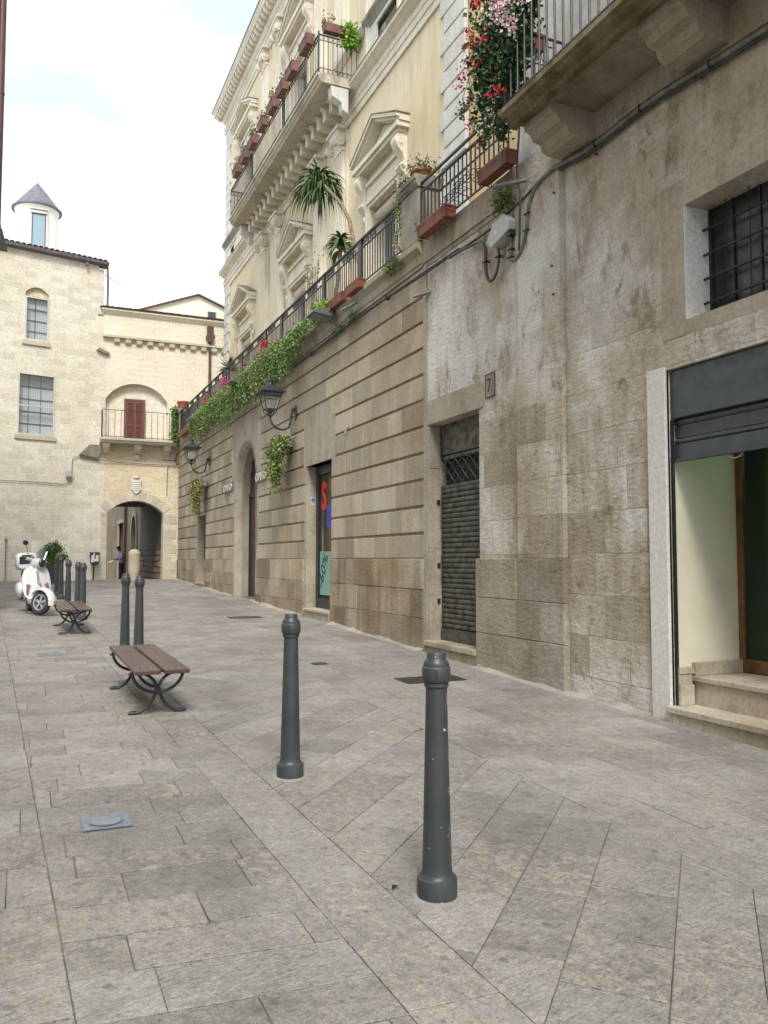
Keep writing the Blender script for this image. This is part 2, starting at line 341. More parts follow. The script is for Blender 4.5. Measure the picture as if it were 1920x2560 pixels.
MT['ivyyel'] = leafmat('variegated_ivy_leaves', (.06, .10, .02), (.17, .22, .05), (.40, .38, .16))
MT['ivybrown'] = leafmat('dry_ivy_leaves', (.10, .11, .025), (.20, .19, .05), (.26, .17, .06))
MT['darkleaf'] = leafmat('dark_green_leaves', (.012, .035, .010), (.025, .07, .018), (.06, .13, .035), .35)
MT['lime'] = leafmat('bright_lime_leaves', (.09, .22, .015), (.17, .34, .03), (.26, .42, .06))
MT['shrub'] = leafmat('mid_green_shrub_leaves', (.03, .09, .012), (.06, .17, .02), (.13, .27, .04))
MT['yucca'] = leafmat('yucca_blades', (.03, .07, .018), (.055, .12, .03), (.13, .19, .06))
MT['moss'] = leafmat('wall_weeds', (.04, .08, .015), (.07, .13, .02), (.14, .19, .04))
MT['dryleaf'] = leafmat('greyish_sprigs', (.10, .12, .06), (.17, .18, .09), (.22, .20, .12))
MT['redflower'] = leafmat('crimson_petals', (.24, .006, .010), (.36, .010, .016), (.46, .025, .04))
MT['pinkflower'] = leafmat('magenta_petals', (.38, .02, .10), (.45, .03, .14), (.5, .06, .2))
MT['paleflower'] = leafmat('pale_pink_petals', (.55, .32, .38), (.65, .48, .5), (.75, .62, .6))

# ---------------------------------------------------------------- mesh helpers
class MB:
    def __init__(s): s.v = []; s.f = []
    def add(s, vs, fs):
        k = len(s.v); s.v += [tuple(p) for p in vs]; s.f += [tuple(i+k for i in f) for f in fs]
    def box(s, x0, x1, y0, y1, z0, z1):
        s.add([(x, y, z) for x in (x0, x1) for y in (y0, y1) for z in (z0, z1)],
              [(0, 1, 3, 2), (4, 6, 7, 5), (0, 4, 5, 1), (2, 3, 7, 6), (0, 2, 6, 4), (1, 5, 7, 3)]); return s
    def cham(s, x0, x1, y0, y1, z0, z1, c):
        """block whose street face (x0) has chamfered edges"""
        f = [(x0, y0+c, z0+c), (x0, y1-c, z0+c), (x0, y1-c, z1-c), (x0, y0+c, z1-c)]
        m = [(x0+c, y0, z0), (x0+c, y1, z0), (x0+c, y1, z1), (x0+c, y0, z1)]
        b = [(x1, y0, z0), (x1, y1, z0), (x1, y1, z1), (x1, y0, z1)]
        s.add(f+m+b, [(0, 1, 2, 3)]+[(i, 4+i, 4+(i+1) % 4, (i+1) % 4) for i in range(4)]+[(4+i, 8+i, 8+(i+1) % 4, 4+(i+1) % 4) for i in range(4)]+[(8, 11, 10, 9)]); return s
    def prism(s, poly, ax, a, b):
        def P(u, v, t): return {'x': (t, u, v), 'y': (u, t, v), 'z': (u, v, t)}[ax]
        n = len(poly)
        s.add([P(u, v, a) for u, v in poly]+[P(u, v, b) for u, v in poly],
              [tuple(range(n))[::-1], tuple(range(n, 2*n))]+[(i, (i+1) % n, n+(i+1) % n, n+i) for i in range(n)]); return s
    def rings(s, rs, closed=True, cap=True):
        n = len(rs[0]); k = len(s.v)
        for r in rs: s.v += [tuple(p) for p in r]
        for j in range(len(rs)-1):
            for i in range(n if closed else n-1):
                a = k+j*n+i; b = k+j*n+(i+1) % n; s.f.append((a, b, b+n, a+n))
        if cap and closed:
            s.f.append(tuple(range(k, k+n))[::-1]); e = k+(len(rs)-1)*n; s.f.append(tuple(range(e, e+n)))
        return s
    def tube(s, path, r, n=8):
        pts = [Vector(p) for p in path]; rr = r if hasattr(r, '__len__') else [r]*len(pts); rs = []; up = None
        for i, p in enumerate(pts):
            t = (pts[min(i+1, len(pts)-1)]-pts[max(i-1, 0)])
            if t.length < 1e-9: t = Vector((0, 0, 1))
            t.normalize()
            if up is None: up = t.cross(Vector((0, 0, 1)) if abs(t.z) < .9 else Vector((1, 0, 0))).normalized()
            else:
                up = (up-t*up.dot(t))
                up = up.normalized() if up.length > 1e-6 else t.orthogonal().normalized()
            w_ = t.cross(up)
            rs.append([p+(up*math.cos(q)+w_*math.sin(q))*rr[i] for q in [2*math.pi*j/n for j in range(n)]])
        return s.rings(rs)
    def lathe(s, prof, c=(0, 0, 0), n=24, ax='z', cap=True):
        rs = []
        for r, h in prof:
            ring = []
            for j in range(n):
                a = 2*math.pi*j/n; u, v = r*math.cos(a), r*math.sin(a)
                ring.append({'z': (c[0]+u, c[1]+v, c[2]+h), 'y': (c[0]+v, c[1]+h, c[2]+u), 'x': (c[0]+h, c[1]+u, c[2]+v)}[ax])
            rs.append(ring)
        return s.rings(rs, cap=cap)
    def ell(s, c, r, n=14, m=8):
        prof = [(math.sin(math.pi*(i+.02)/(m+.04)), -math.cos(math.pi*(i+.02)/(m+.04))) for i in range(m+1)]
        return s.rings([[(c[0]+r[0]*q*math.cos(2*math.pi*j/n), c[1]+r[1]*q*math.sin(2*math.pi*j/n), c[2]+r[2]*h) for j in range(n)] for q, h in prof])
    def leaf(s, c, size, nrm=None, fold=.25, asp=.75):
        d = Vector((random.gauss(0, 1), random.gauss(0, 1), random.gauss(0, 1)-.6)).normalized()
        n_ = Vector(nrm)+Vector((random.gauss(0, .55), random.gauss(0, .55), random.gauss(0, .55))) if nrm else Vector((random.gauss(0, 1), random.gauss(0, 1), random.gauss(0, 1)))
        sd_ = d.cross(n_)
        if sd_.length < 1e-4: return
        sd_.normalize(); n_ = sd_.cross(d).normalized(); c = Vector(c); w_ = size*asp*.5
        s.add([c, c+d*size*.4+sd_*w_+n_*size*fold*.3, c+d*size, c+d*size*.4-sd_*w_+n_*size*fold*.3], [(0, 1, 2), (0, 2, 3)])
    def build(s, name, mat, parent=None, smooth=False, bevel=0, loc=None):
        me = bpy.data.meshes.new(name); me.from_pydata(s.v, [], s.f)
        bm = bmesh.new(); bm.from_mesh(me); bmesh.ops.recalc_face_normals(bm, faces=bm.faces); bm.to_mesh(me); bm.free()
        me.materials.append(MT[mat] if isinstance(mat, str) else mat)
        o = bpy.data.objects.new(name, me); C.objects.link(o)
        if parent: o.parent = parent; o.matrix_parent_inverse = Matrix.Translation(parent.location).inverted() if parent.get('baked') else Matrix()
        if smooth:
            for p in me.polygons: p.use_smooth = True
            if smooth != 2:
                m_ = o.modifiers.new('split', 'EDGE_SPLIT'); m_.split_angle = R(38)
        if bevel:
            b = o.modifiers.new('edge', 'BEVEL'); b.width = bevel; b.segments = 2; b.limit_method = 'ANGLE'
        if loc: o.location = loc
        return o
def tag(o, label=None, cat=None, group=None, kind=None):
    if label: o['label'] = label
    if cat: o['category'] = cat
    if group: o['group'] = group
    if kind: o['kind'] = kind
    return o
def thing(name, label, cat, loc=(0, 0, 0), rotz=0, group=None, scale=1):
    """an Empty at the base; parts given in world coordinates unless local=True"""
    o = bpy.data.objects.new(name, None); C.objects.link(o); o.empty_display_size = .2
    o.location = loc; o.rotation_euler = (0, 0, rotz); o.scale = (scale,)*3
    return tag(o, label, cat, group)
def wthing(name, label, cat, loc, group=None):
    """thing whose parts are written in world coordinates"""
    o = thing(name, label, cat, loc, 0, group); o['baked'] = 1; return o
def strip(o):
    if 'baked' in o: del o['baked']
def copy_tree(o, parent=None):
    c = o.copy(); C.objects.link(c)
    if parent: c.parent = parent
    for ch in list(o.children): copy_tree(ch, c)
    return c
def rot_about(o, piv, rot):
    o.matrix_local = Matrix.Translation(piv) @ rot @ Matrix.Translation(-Vector(piv)) @ o.matrix_local
def textmesh(txt, h, depth, name, mat, parent, M, bold=0, sx=1):
    cu = bpy.data.curves.new(name, 'FONT'); cu.body = txt; cu.size = h; cu.extrude = depth; cu.offset = bold; cu.resolution_u = 3
    to = bpy.data.objects.new(name, cu); C.objects.link(to)
    bpy.context.view_layer.update()
    me = bpy.data.meshes.new_from_object(to.evaluated_get(bpy.context.evaluated_depsgraph_get()))
    bpy.data.objects.remove(to)
    for v in me.vertices: v.co.x *= sx
    me.materials.clear(); me.materials.append(MT[mat])
    o = bpy.data.objects.new(name, me); C.objects.link(o); o.parent = parent
    o.matrix_parent_inverse = Matrix.Translation(parent.location).inverted() if parent and parent.get('baked') else Matrix()
    o.matrix_basis = M; return o
# text readable on a wall that faces -X: right = -Y, up = Z, normal = -X
def wallM(x, y, z, tilt=0): return Matrix.Translation((x, y, z)) @ Matrix(((0, 0, -1), (-1, 0, 0), (0, 1, 0))).to_4x4() @ Matrix.Rotation(tilt, 4, 'Z')
def gz(y): return G*y if y < 33.6 else G*33.6-.03*(y-33.6)

def clip(poly, a, b, c):        # keep a*x+b*y<=c
    out = []
    for i in range(len(poly)):
        p, q = poly[i], poly[(i+1) % len(poly)]
        dp, dq = a*p[0]+b*p[1]-c, a*q[0]+b*q[1]-c
        if dp <= 0: out.append(p)
        if dp*dq < 0:
            t = dp/(dp-dq); out.append((p[0]+t*(q[0]-p[0]), p[1]+t*(q[1]-p[1])))
    return out
def area(p): return abs(sum(p[i][0]*p[(i+1) % len(p)][1]-p[(i+1) % len(p)][0]*p[i][1] for i in range(len(p))))/2
def inset(p, d):
    n = len(p); sgn = 1 if sum(p[i][0]*p[(i+1) % n][1]-p[(i+1) % n][0]*p[i][1] for i in range(n)) > 0 else -1
    q = list(p)
    for i in range(n):
        ax, ay = p[i]; bx, by = p[(i+1) % n]; ex, ey = bx-ax, by-ay; l = math.hypot(ex, ey)
        if l < 1e-6: continue
        nx, ny = sgn*ey/l, -sgn*ex/l      # outward
        q = clip(q, nx, ny, nx*ax+ny*ay-d)
        if len(q) < 3: return None
    return q
# ---------------------------------------------------------------- street surface
def build_ground():
    m = MB(); ys = [-25, 0, 10, 20, 30, 33.6, 34.4, 50, 90]
    for a, b in zip(ys, ys[1:]):
        m.add([(-45, a, gz(a)-.007), (45, a, gz(a)-.007), (45, b, gz(b)-.007), (-45, b, gz(b)-.007)], [(0, 1, 2, 3)])
    tag(m.build('ground', 'joint'), kind='structure')
    s = MB(); rnd = random.Random(3)
    def slab(poly, jt=None):
        jt = rnd.choice((.0013, .002, .0028, .004)) if jt is None else jt
        p = inset(poly, jt)
        if not p or len(p) < 3 or area(p) < .002: return
        q = inset(p, .003)
        if not q or len(q) < 3: return
        dz = rnd.uniform(0, .0022); tx = rnd.uniform(-.003, .003)
        cx_ = sum(a for a, b in p)/len(p)
        if len(q) != len(p):
            n = len(p); s.add([(x, y, gz(y)+dz) for x, y in p]+[(x, y, gz(y)-.014) for x, y in p], [tuple(range(n))]+[(i, (i+1) % n, n+(i+1) % n, n+i) for i in range(n)]); return
        n = len(p)
        s.add([(x, y, gz(y)+dz+tx*(x-cx_)) for x, y in q]+[(x, y, gz(y)+dz-.0022) for x, y in p]+[(x, y, gz(y)-.009) for x, y in p],
              [tuple(range(n))]+[(i, (i+1) % n, n+(i+1) % n, n+i) for i in range(n)]+[(n+i, n+(i+1) % n, 2*n+(i+1) % n, 2*n+i) for i in range(n)])
    L1 = (-.0394, .322); L2 = (-.0265, 1.345); L3 = (-.034, 1.735)
    def zone(rects, lo, hi):
        for p in rects:
            if lo: p = clip(p, -1, lo[0], -lo[1]) if p else p     # x >= k*y+c
            if p and hi: p = clip(p, 1, -hi[0], hi[1])
            if p and len(p) > 2:
                p = clip(p, 0, 1, 33.6)
                if len(p) > 2: slab(p)
    def rows(x0, x1, y0, y1, h, l, tilt=0, hv=.03):
        out = []; y = y0
        while y < y1:
            hh = h+rnd.uniform(-hv, hv); x = x0-rnd.uniform(0, l[1])
            while x < x1:
                ll = rnd.uniform(*l)
                out.append([(x, y+tilt*x), (x+ll, y+tilt*(x+ll)), (x+ll, y+hh-.0035+tilt*(x+ll)), (x, y+hh-.0035+tilt*x)]); x += ll
            y += hh
        return out
    def cols(x0, x1, y0, y1, w_, l):
        out = []; x = x0
        while x < x1-.01:
            y = y0-rnd.uniform(0, l[1])
            while y < y1:
                ll = rnd.uniform(*l); out.append([(x, y), (x+w_, y), (x+w_, y+ll), (x, y+ll)]); y += ll
            x += w_
        return out
    zone(rows(-9, .6, -2, 33.6, .50, (.8, 1.5), -.06), None, L1)
    zone(rows(-1.5, 1.6, 0, 33.6, .305, (.38, 1.0), -.075, .05), L1, L2)
    zone([[(0, y), (2.2, y-.09), (2.2, y-.09+d), (0, y+d)] for y, d in _acc(0, 33.6, (.38, .62), rnd)], L2, L3)
    dg = []; u = -26.0; k = 0
    while u < 20:                     # diagonal field, rows at 45 degrees
        du = rnd.choice((.33, .345, .40, .45)); v = -2-rnd.uniform(0, 1)
        while v < 28:
            dv = rnd.uniform(.36, .66); r2 = math.sqrt(.5)
            q = [(u, v+.0016), (u+du, v+.0016), (u+du, v+dv-.0016), (u, v+dv-.0016)]
            q = [((a+b)*r2, (b-a)*r2) for a, b in q]
            if max(x for x, y in q) > 0 and min(x for x, y in q) < 3.3 and max(y for x, y in q) > 0: dg.append(q)
            v += dv
        u += du
    zone([clip(q, 1, 0, 3.25) for q in dg if len(clip(q, 1, 0, 3.25)) > 2], L3, None)
    zone(cols(3.25, 3.65, 0, 33.6, .40, (.4, .7)), None, None)
    zone(cols(3.65, 5.32, 0, 33.6, .4175, (.45, .95)), None, None)
    zone(cols(5.32, 5.62, 0, 33.6, .30, (.9, 1.5)), None, None)
    y = 33.6
    while y < 60:
        x = 2-rnd.uniform(0, .5)
        while x < 6:
            l_ = rnd.uniform(.5, .9); slab([(x, y), (x+l_, y), (x+l_, y+.4), (x, y+.4)]); x += l_
        y += .4
    tag(s.build('paving', 'paving'), kind='structure')
def _acc(a, b, rng, rnd):
    while a < b:
        d = rnd.uniform(*rng); yield a, d; a += d
build_ground()
def wall_foot():        # rough mortar fillet where the paving meets the house walls
    rf_ = random.Random(6); m = MB()
    for y0, y1 in ((6.25, 9.45), (11.1, 15.2), (17.1, 20.95), (23.6, 27.5), (29.4, 33.1)):
        n = int((y1-y0)/.09); rs = []
        a = .07; b = .035
        for i in range(n+1):
            y = y0+(y1-y0)*i/n; a = min(.12, max(.03, a+rf_.gauss(0, .016))); b = min(.06, max(.012, b+rf_.gauss(0, .008)))
            rs.append([(5.60, y, gz(y)+b), (5.545-.03*(y < 9.5 and y > 7.5)-.02, y, gz(y)+b*.9), (5.53-a*.6, y, gz(y)+b*.35), (5.49-a, y, gz(y)+.001), (5.60, y, gz(y)-.01)])
        m.rings(rs)
    tag(m.build('kerb_strip', stone('rough_mortar_fillet', [(.25, .225, .19), (.33, .305, .27), (.41, .39, .355)], axes='XY', pits=.5, bump=1.0, fine=40, big=3)), kind='structure')
wall_foot()

# ---------------------------------------------------------------- wall facing the street (plane x = X0), split round rectangular openings
def wallgrid(m, x0, x1, y0, y1, z0, z1, holes):
    ys = sorted({y0, y1, *[h[0] for h in holes], *[h[1] for h in holes]}); zs = sorted({z0, z1, *[h[2] for h in holes], *[h[3] for h in holes]})
    ys = [y for y in ys if y0 <= y <= y1]; zs = [z for z in zs if z0 <= z <= z1]
    def hole(a, b): return any(h[0] < a < h[1] and h[2] < b < h[3] for h in holes)
    V = {}
    def v(x, y, z):
        k = (round(x, 4), round(y, 4), round(z, 4))
        if k not in V: V[k] = len(m.v); m.v.append(k)
        return V[k]
    def fill(i, j):
        if i < 0 or j < 0 or i >= len(ys)-1 or j >= len(zs)-1: return False
        return not hole((ys[i]+ys[i+1])/2, (zs[j]+zs[j+1])/2)
    for i in range(len(ys)-1):
        for j in range(len(zs)-1):
            if not fill(i, j): continue
            a, b, c, d = ys[i], ys[i+1], zs[j], zs[j+1]
            m.f.append((v(x0, a, c), v(x0, b, c), v(x0, b, d), v(x0, a, d))); m.f.append((v(x1, a, d), v(x1, b, d), v(x1, b, c), v(x1, a, c)))
            if not fill(i-1, j): m.f.append((v(x0, a, c), v(x0, a, d), v(x1, a, d), v(x1, a, c)))
            if not fill(i+1, j): m.f.append((v(x0, b, d), v(x0, b, c), v(x1, b, c), v(x1, b, d)))
            if not fill(i, j-1): m.f.append((v(x0, b, c), v(x0, a, c), v(x1, a, c), v(x1, b, c)))
            if not fill(i, j+1): m.f.append((v(x0, a, d), v(x0, b, d), v(x1, b, d), v(x1, a, d)))
    return m
def rot_xy(m, org, ang):           # turn a builder's points about a vertical axis
    c, s_ = math.cos(ang), math.sin(ang)
    m.v = [(org[0]+(x-org[0])*c-(y-org[1])*s_, org[1]+(x-org[0])*s_+(y-org[1])*c, z) for x, y, z in m.v]; return m
W = 5.57; U = 7.4
# ================================================================ PALAZZO
pal = wthing('palazzo', 'grand yellow palazzo with rusticated stone ground floor, roof terrace and long iron balcony', 'building', (W, 22, gz(22)))
AY, AR, AS = 22.28, 1.2, 3.80      # arched doorway: axis, radius, springing
H1 = (15.32, 16.90, .62, 3.69); H2 = (AY-AR, AY+AR, .585, 5.0); H3 = (27.66, 29.12, .86, 3.2)
m = MB(); wallgrid(m, W+.032, W+.40, 11.17, 33.1, .2, 6.2, [(H1[0], H1[1]+.1, H1[2], H1[3]), (AY-AR-.28, AY+AR+.28, .585, 5.72), (H3[0], H3[1]+.1, H3[2], H3[3])])
m.build('ground_floor_wall', 'groove', pal)
m = MB(); wallgrid(m, W+1.4, W+1.5, 11.2, 33.1, .2, 6.2, []); m.build('inner_wall', 'darkvoid', pal)
m = MB(); wallgrid(m, 5.57, 7.4, 33.08, 33.1, .2, 6.2, []); m.build('end_wall', 'band', pal)
ZG = [1.69, 2.09, 2.50, 2.91, 3.32, 3.73, 4.14, 4.54, 4.95, 5.36, 5.76, 6.16]
def cuts(k):
    z = (ZG[k]+ZG[k+1])/2; out = []
    hw = .02
    if z < H1[3]+.03: out.append((H1[0]+0, H1[1]+.13))
    elif z < 4.95: out.append((15.10, 17.08) if z < 4.54 else (15.38, 16.82))
    a = 1.24 if z < 3.32 else {3: 1.3, 4: 1.36, 5: 1.62, 6: 1.6, 7: 1.5, 8: 1.28, 9: 1.0}.get(k, 0)
    if a: out.append((AY-a, AY+a))
    if z < 3.22: out.append((H3[0], H3[1]+.2))
    return out
m = MB(); rb = random.Random(11)
for k in range(len(ZG)-1):
    segs = [(11.17, 33.1)]
    for a, b in cuts(k):
        segs = [q for s in segs for q in ([(s[0], min(s[1], a))] if s[0] < a else [])+([(max(s[0], b), s[1])] if s[1] > b else []) if q[1]-q[0] > .02]
    top = ZG[k+1]-.038 if k < len(ZG)-2 else 6.2
    for a, b in segs:
        y = a; off = .28 if k % 2 else .52
        while y < b-.01:
            l_ = off if y == a else rb.choice([.50, .54, .60, .56, .92]); e = min(b, y+l_)
            if b-e < .22: e = b
            x0 = W+rb.uniform(-.003, .003)
            m.cham(x0, W+.05, y+(.003 if y > a else 0), e-(.003 if e < b else 0), ZG[k]+.008, top, .008)
            y = e
m.build('block_facing', 'block', pal)
# plinth of large worn blocks
for a, b in ((11.17, H1[0]), (H1[1]+.13, AY-AR-.02), (AY+AR+.02, H3[0]), (H3[1]+.2, 33.1)):
    m = MB(); zb = [None, .78 if a < 21 else .95, 1.22 if a < 21 else 1.3, 1.69]
    for r_ in range(3):
        y = a; off = .5 if r_ % 2 else .95
        while y < b-.01:
            e = min(b, y+(off if y == a else rb.uniform(.62, 1.05)))
            if b-e < .25: e = b
            z0 = gz(y)-.05 if r_ == 0 else zb[r_]
            x0 = W-.03+rb.uniform(-.006, .004)
            m.cham(x0, W+.05, y+.002, e-.002, z0, zb[r_+1]-.003, .008); y = e
    m.build('plinth', 'plinth', pal)
# flat arch of splayed voussoirs over the shop window, radial ones round the doorway
m = MB(); yc = 16.11; n_ = 9
for i in range(n_):
    u0, u1 = -1+2*i/n_, -1+2*(i+1)/n_
    def yb(u): return yc+u*.79
    def ym(u): return yc+u*.985
    def yt(u): return yc+u*.72
    g_ = .002
    m.prism([(ym(u0)*1 if 0 else yc+u0*.985+g_, 3.69), (yc+u1*.985-g_, 3.69), (yc+u1*.985-g_, 4.53), (yc+u1*.72-g_, 4.90), (yc+u0*.72+g_, 4.90), (yc+u0*.985+g_, 4.53)], 'x', W+.002, W+.30)
m.build('lintel_voussoirs', 'smooth', pal)
m = MB()
def outer(t):       # outline of the arch stones
    c, s_ = math.cos(t), math.sin(t)
    pts = [1.62/abs(c) if abs(c) > 1e-6 else 99, (5.72-AS)/s_ if s_ > 1e-6 else 99]
    # sloped shoulder
    sh = 2.62/(abs(c)+s_*.72); pts.append(sh)
    return min(pts)
NV = 13
for i in range(NV):
    t0, t1 = math.pi*i/NV+.0012, math.pi*(i+1)/NV-.0012
    ts = [t0+(t1-t0)*j/4 for j in range(5)]
    poly = [(AY+AR*math.cos(t), AS+AR*math.sin(t)) for t in ts]+[(AY+outer(t)*math.cos(t), AS+outer(t)*math.sin(t)) for t in ts[::-1]]
    m.prism(poly, 'x', W+.003+.001*(i % 2), W+.3)
for sgn in (-1, 1):
    z = .62
    for zt in (1.35, 2.2, 3.0, 3.55, AS):
        a, b = sorted((AY+sgn*(AR+.0), AY+sgn*(AR+.24))); m.box(W+.004, W+.3, a, b, z+.002, zt-.002); z = zt
m.build('arch_voussoirs', 'smooth', pal)
def archpath(r, n=18): return [(AY-r, .60)]+[(AY-r*math.cos(math.pi*i/n), AS+r*math.sin(math.pi*i/n)) for i in range(n+1)]+[(AY+r, .60)]
m = MB(); rs = []
for r_, x in ((AR+.0, W-.012), (AR-.03, W-.015), (AR-.05, W+.01), (AR-.11, W+.07), (AR-.15, W+.16), (AR-.17, W+.17), (AR-.175, W+.42)):
    rs.append([(x, y, z) for y, z in archpath(r_)])
m.rings(rs, closed=False, cap=False); o = m.build('door_surround', 'smooth', pal, smooth=True)
dr = MB()
dr.box(W+.40, W+.44, AY-1.05, AY+1.05, .6, AS+1.05)
door = dr.build('street_door', 'darkmetal', pal)
m = MB(); m.box(W+.36, W+.398, AY-1.03, AY+1.03, 3.46, 3.58); m.box(W+.37, W+.398, AY-.04, AY+.04, .62, 3.46)
for s_ in (-1, 1):
    m.box(W+.37, W+.398, AY+s_*.98-.05, AY+s_*.98+.05, .62, 3.46)
m.build('door_frame', 'darkmetal', door)
m = MB()
for s_ in (-1, 1):
    for z in (.95, 1.75, 2.6):
        m.box(W+.385, W+.399, AY+s_*.5-.33, AY+s_*.5+.33, z, z+.68)
m.build('door_panel', 'brownwood', door, bevel=.01)
m = MB()
for i in range(1, 8):
    t = math.pi*i/8; m.tube([(W+.38, AY, 3.6), (W+.38, AY+1.0*math.cos(t), AS+1.0*math.sin(t))], .012, 5)
m.build('fanlight_grille', 'iron', door)
m = MB(); z = .64
for zt in (1.15, 1.69, 2.3, 2.9, 3.30, 3.688): m.box(W+.002, W+.40, H1[1], H1[1]+.128, z+.0015, zt-.0015); z = zt
m.build('window_jamb', 'smooth', pal)
m = MB(); z = .89
for zt in (1.69, 2.4, 3.2): m.box(W+.002, W+.40, H3[1], H3[1]+.198, z+.0015, zt-.0015); z = zt
m.build('side_door_jamb', 'smooth', pal)
# thresholds
def step_block(name, parent, y0, y1, zt, x0=W-.05, thick=.05):
    m = MB(); m.box(x0-.03, W+.42, y0, y1, zt-thick, zt); s_ = m.build(name, 'step', parent, bevel=.006)
    m = MB(); m.box(x0, W+.3, y0+.01, y1-.01, gz(y0)-.05, zt-thick-.001); m.build('riser', 'smooth', s_)
step_block('doorstep', pal, AY-AR-.02, AY+AR+.02, .60); step_block('doorstep', pal, H1[0], H1[1], .645); step_block('doorstep', pal, H3[0], H3[1], .90)
# shop window behind its reveal
sw = MB(); y0, y1 = H1[0], H1[1]
sw.box(W+.22, W+.30, y1-.16, y1, .645, 3.69); sw.box(W+.22, W+.30, y0, y0+.12, .645, 3.69); sw.box(W+.22, W+.30, y0+.12, y1-.16, 3.50, 3.69); sw.box(W+.22, W+.30, y0+.12, y1-.16, .645, .86)
win = sw.build('shop_window', 'darkmetal', pal, bevel=.006)
m = MB(); m.box(W+.27, W+.275, y0+.12, y1-.16, .86, 3.5); m.build('pane', glassy('shop_pane_glass', (.5, .55, .52), .04, .05), win)
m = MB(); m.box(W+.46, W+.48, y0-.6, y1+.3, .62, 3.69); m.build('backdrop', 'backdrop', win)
m = MB(); m.box(W+.262, W+.264, y0+.12, y1-.17, .93, 1.85); m.build('poster', 'teal', win)
textmesh('-60%', .40, .001, 'poster_lettering', 'ink', win, wallM(W+.26, y1-.30, 1.03, R(62)), bold=.006)
textmesh('S', .80, .001, 'sale_lettering', 'red', win, wallM(W+.266, y1-.22, 2.76), bold=.035, sx=.95)
textmesh('a', .92, .001, 'sale_lettering', 'blue', win, wallM(W+.262, y1-.58, 2.38), bold=.035)
textmesh('L', .78, .001, 'sale_lettering', 'red', win, wallM(W+.266, y1-1.12, 2.6), bold=.03)
# side door beyond
m = MB(); m.box(W+.26, W+.32, H3[0], H3[1], .9, 3.2); m.build('side_door', 'darkmetal', pal)
# raised metal letters beside the doorway
for (ya, yb_) in ((24.82, 23.72), (21.02, 19.98)):
    m = MB(); m.box(W-.022, W-.004, yb_, ya, 3.68, 3.98); sg = m.build('name_sign', 'letterplate', pal)
    textmesh('CAPUTO', .29, .02, 'sign_lettering', 'letter', sg, wallM(W-.045, ya-.02, 3.72), bold=.012, sx=(ya-yb_-.04)/1.18)
# small sticker
m = MB(); m.box(W+.10, W+.20, 16.896, 16.899, 2.86, 2.90); m.box(W+.10, W+.20, 16.896, 16.899, 2.92, 3.03); st = m.build('sticker', 'signw', pal)
m = MB(); m.lathe([(.001, 0), (.045, 0), (.045, .002), (.001, .002)], (W+.15, 16.893, 2.975), 16, 'y'); m.build('sticker_disc', 'stickerblue', st)
# cornice and roof terrace
m = MB()
prof = [(W+.3, 6.2), (W-.03, 6.2), (W-.03, 6.25), (W-.05, 6.27), (W-.05, 6.40), (W-.09, 6.45), (W-.13, 6.49), (W-.13, 6.585), (W-.10, 6.6), (W+.3, 6.6)]
m.prism(prof, 'y', 11.15, 33.2); m.build('terrace_cornice', 'band', pal)
m = MB(); m.box(W+.29, U+.3, 8.56, 33.2, 6.35, 6.58); m.build('terrace_floor', 'band', pal)
m = MB(); m.box(W+.2, U, 33.2, 33.24, 0, 6.6); m.build('terrace_end_wall', 'castle', pal)
def ornament(m, x, ya, yb, z0, z1, step=.16):
    y = ya
    while y+step < yb:
        yc_ = y+step/2; r = (z1-z0)/2-.004
        m.tube([(x, yc_+r*1.1*math.cos(t), (z0+z1)/2+r*math.sin(t)) for t in [2*math.pi*i/10 for i in range(11)]], .008, 4)
        m.box(x-.004, x+.004, yc_-.035, yc_+.035, (z0+z1)/2-.03, (z0+z1)/2+.03)
        y += step
def rail(name, parent, x, y0, y1, zb, zt, gap=.115, z2=None, posts=(), orn=None, r=.0105, dense=True, top=.022):
    m = MB()
    m.box(x-top, x+top, y0, y1, zt-.03, zt); m.box(x-.010, x+.010, y0, y1, zb, zb+.022)
    if z2: m.box(x-.013, x+.013, y0, y1, z2-.022, z2)
    n = int((y1-y0)/gap)
    for i in range(n+1):
        y = y0+(y1-y0)*i/n; m.tube([(x, y, zb+.01), (x, y, (z2 or zt)-.015)], r, 5)
    for y in posts: m.box(x-.02, x+.02, y-.075, y+.075, zb-.06, zt-.03)
    if orn:
        for a, b, c, d in orn: ornament(m, x, a, b, c, d)
    return m.build(name, 'iron', parent)
oo = []; y = 11.8
while y < 32.2: oo.append((y, min(y+.78, 32.3), 7.335, 7.455)); y += 1.05
rail('terrace_railing', pal, 5.49, 11.76, 32.4, 6.66, 7.50, .115, 7.33, posts=(13.6, 15.6, 18.6, 20.0, 22.5, 24.5, 27.0, 29.0, 31.0), orn=oo, top=.03)
for (a, b) in ((11.12, 11.76), (32.4, 33.15)):
    m = MB(); m.box(5.45, 5.84, a, b, 6.6, 7.44); pr = m.build('terrace_pier', 'pier', pal, bevel=.01); m = MB()
    m.prism([(5.86, 7.441), (5.44, 7.441), (5.40, 7.50), (5.40, 7.54), (5.38, 7.56), (5.38, 7.63), (5.89, 7.63)], 'y', a-.03, b+.04)
    m.build('pier_cap', 'ledge', pr)
rail('terrace_railing', pal, 5.49, 8.60, 11.1, 6.63, 7.49, .115, 7.35, top=.018, r=.0125)
rail('terrace_railing', pal, 5.80, 8.60, 11.1, 7.40, 7.66, 1.2, top=.014)
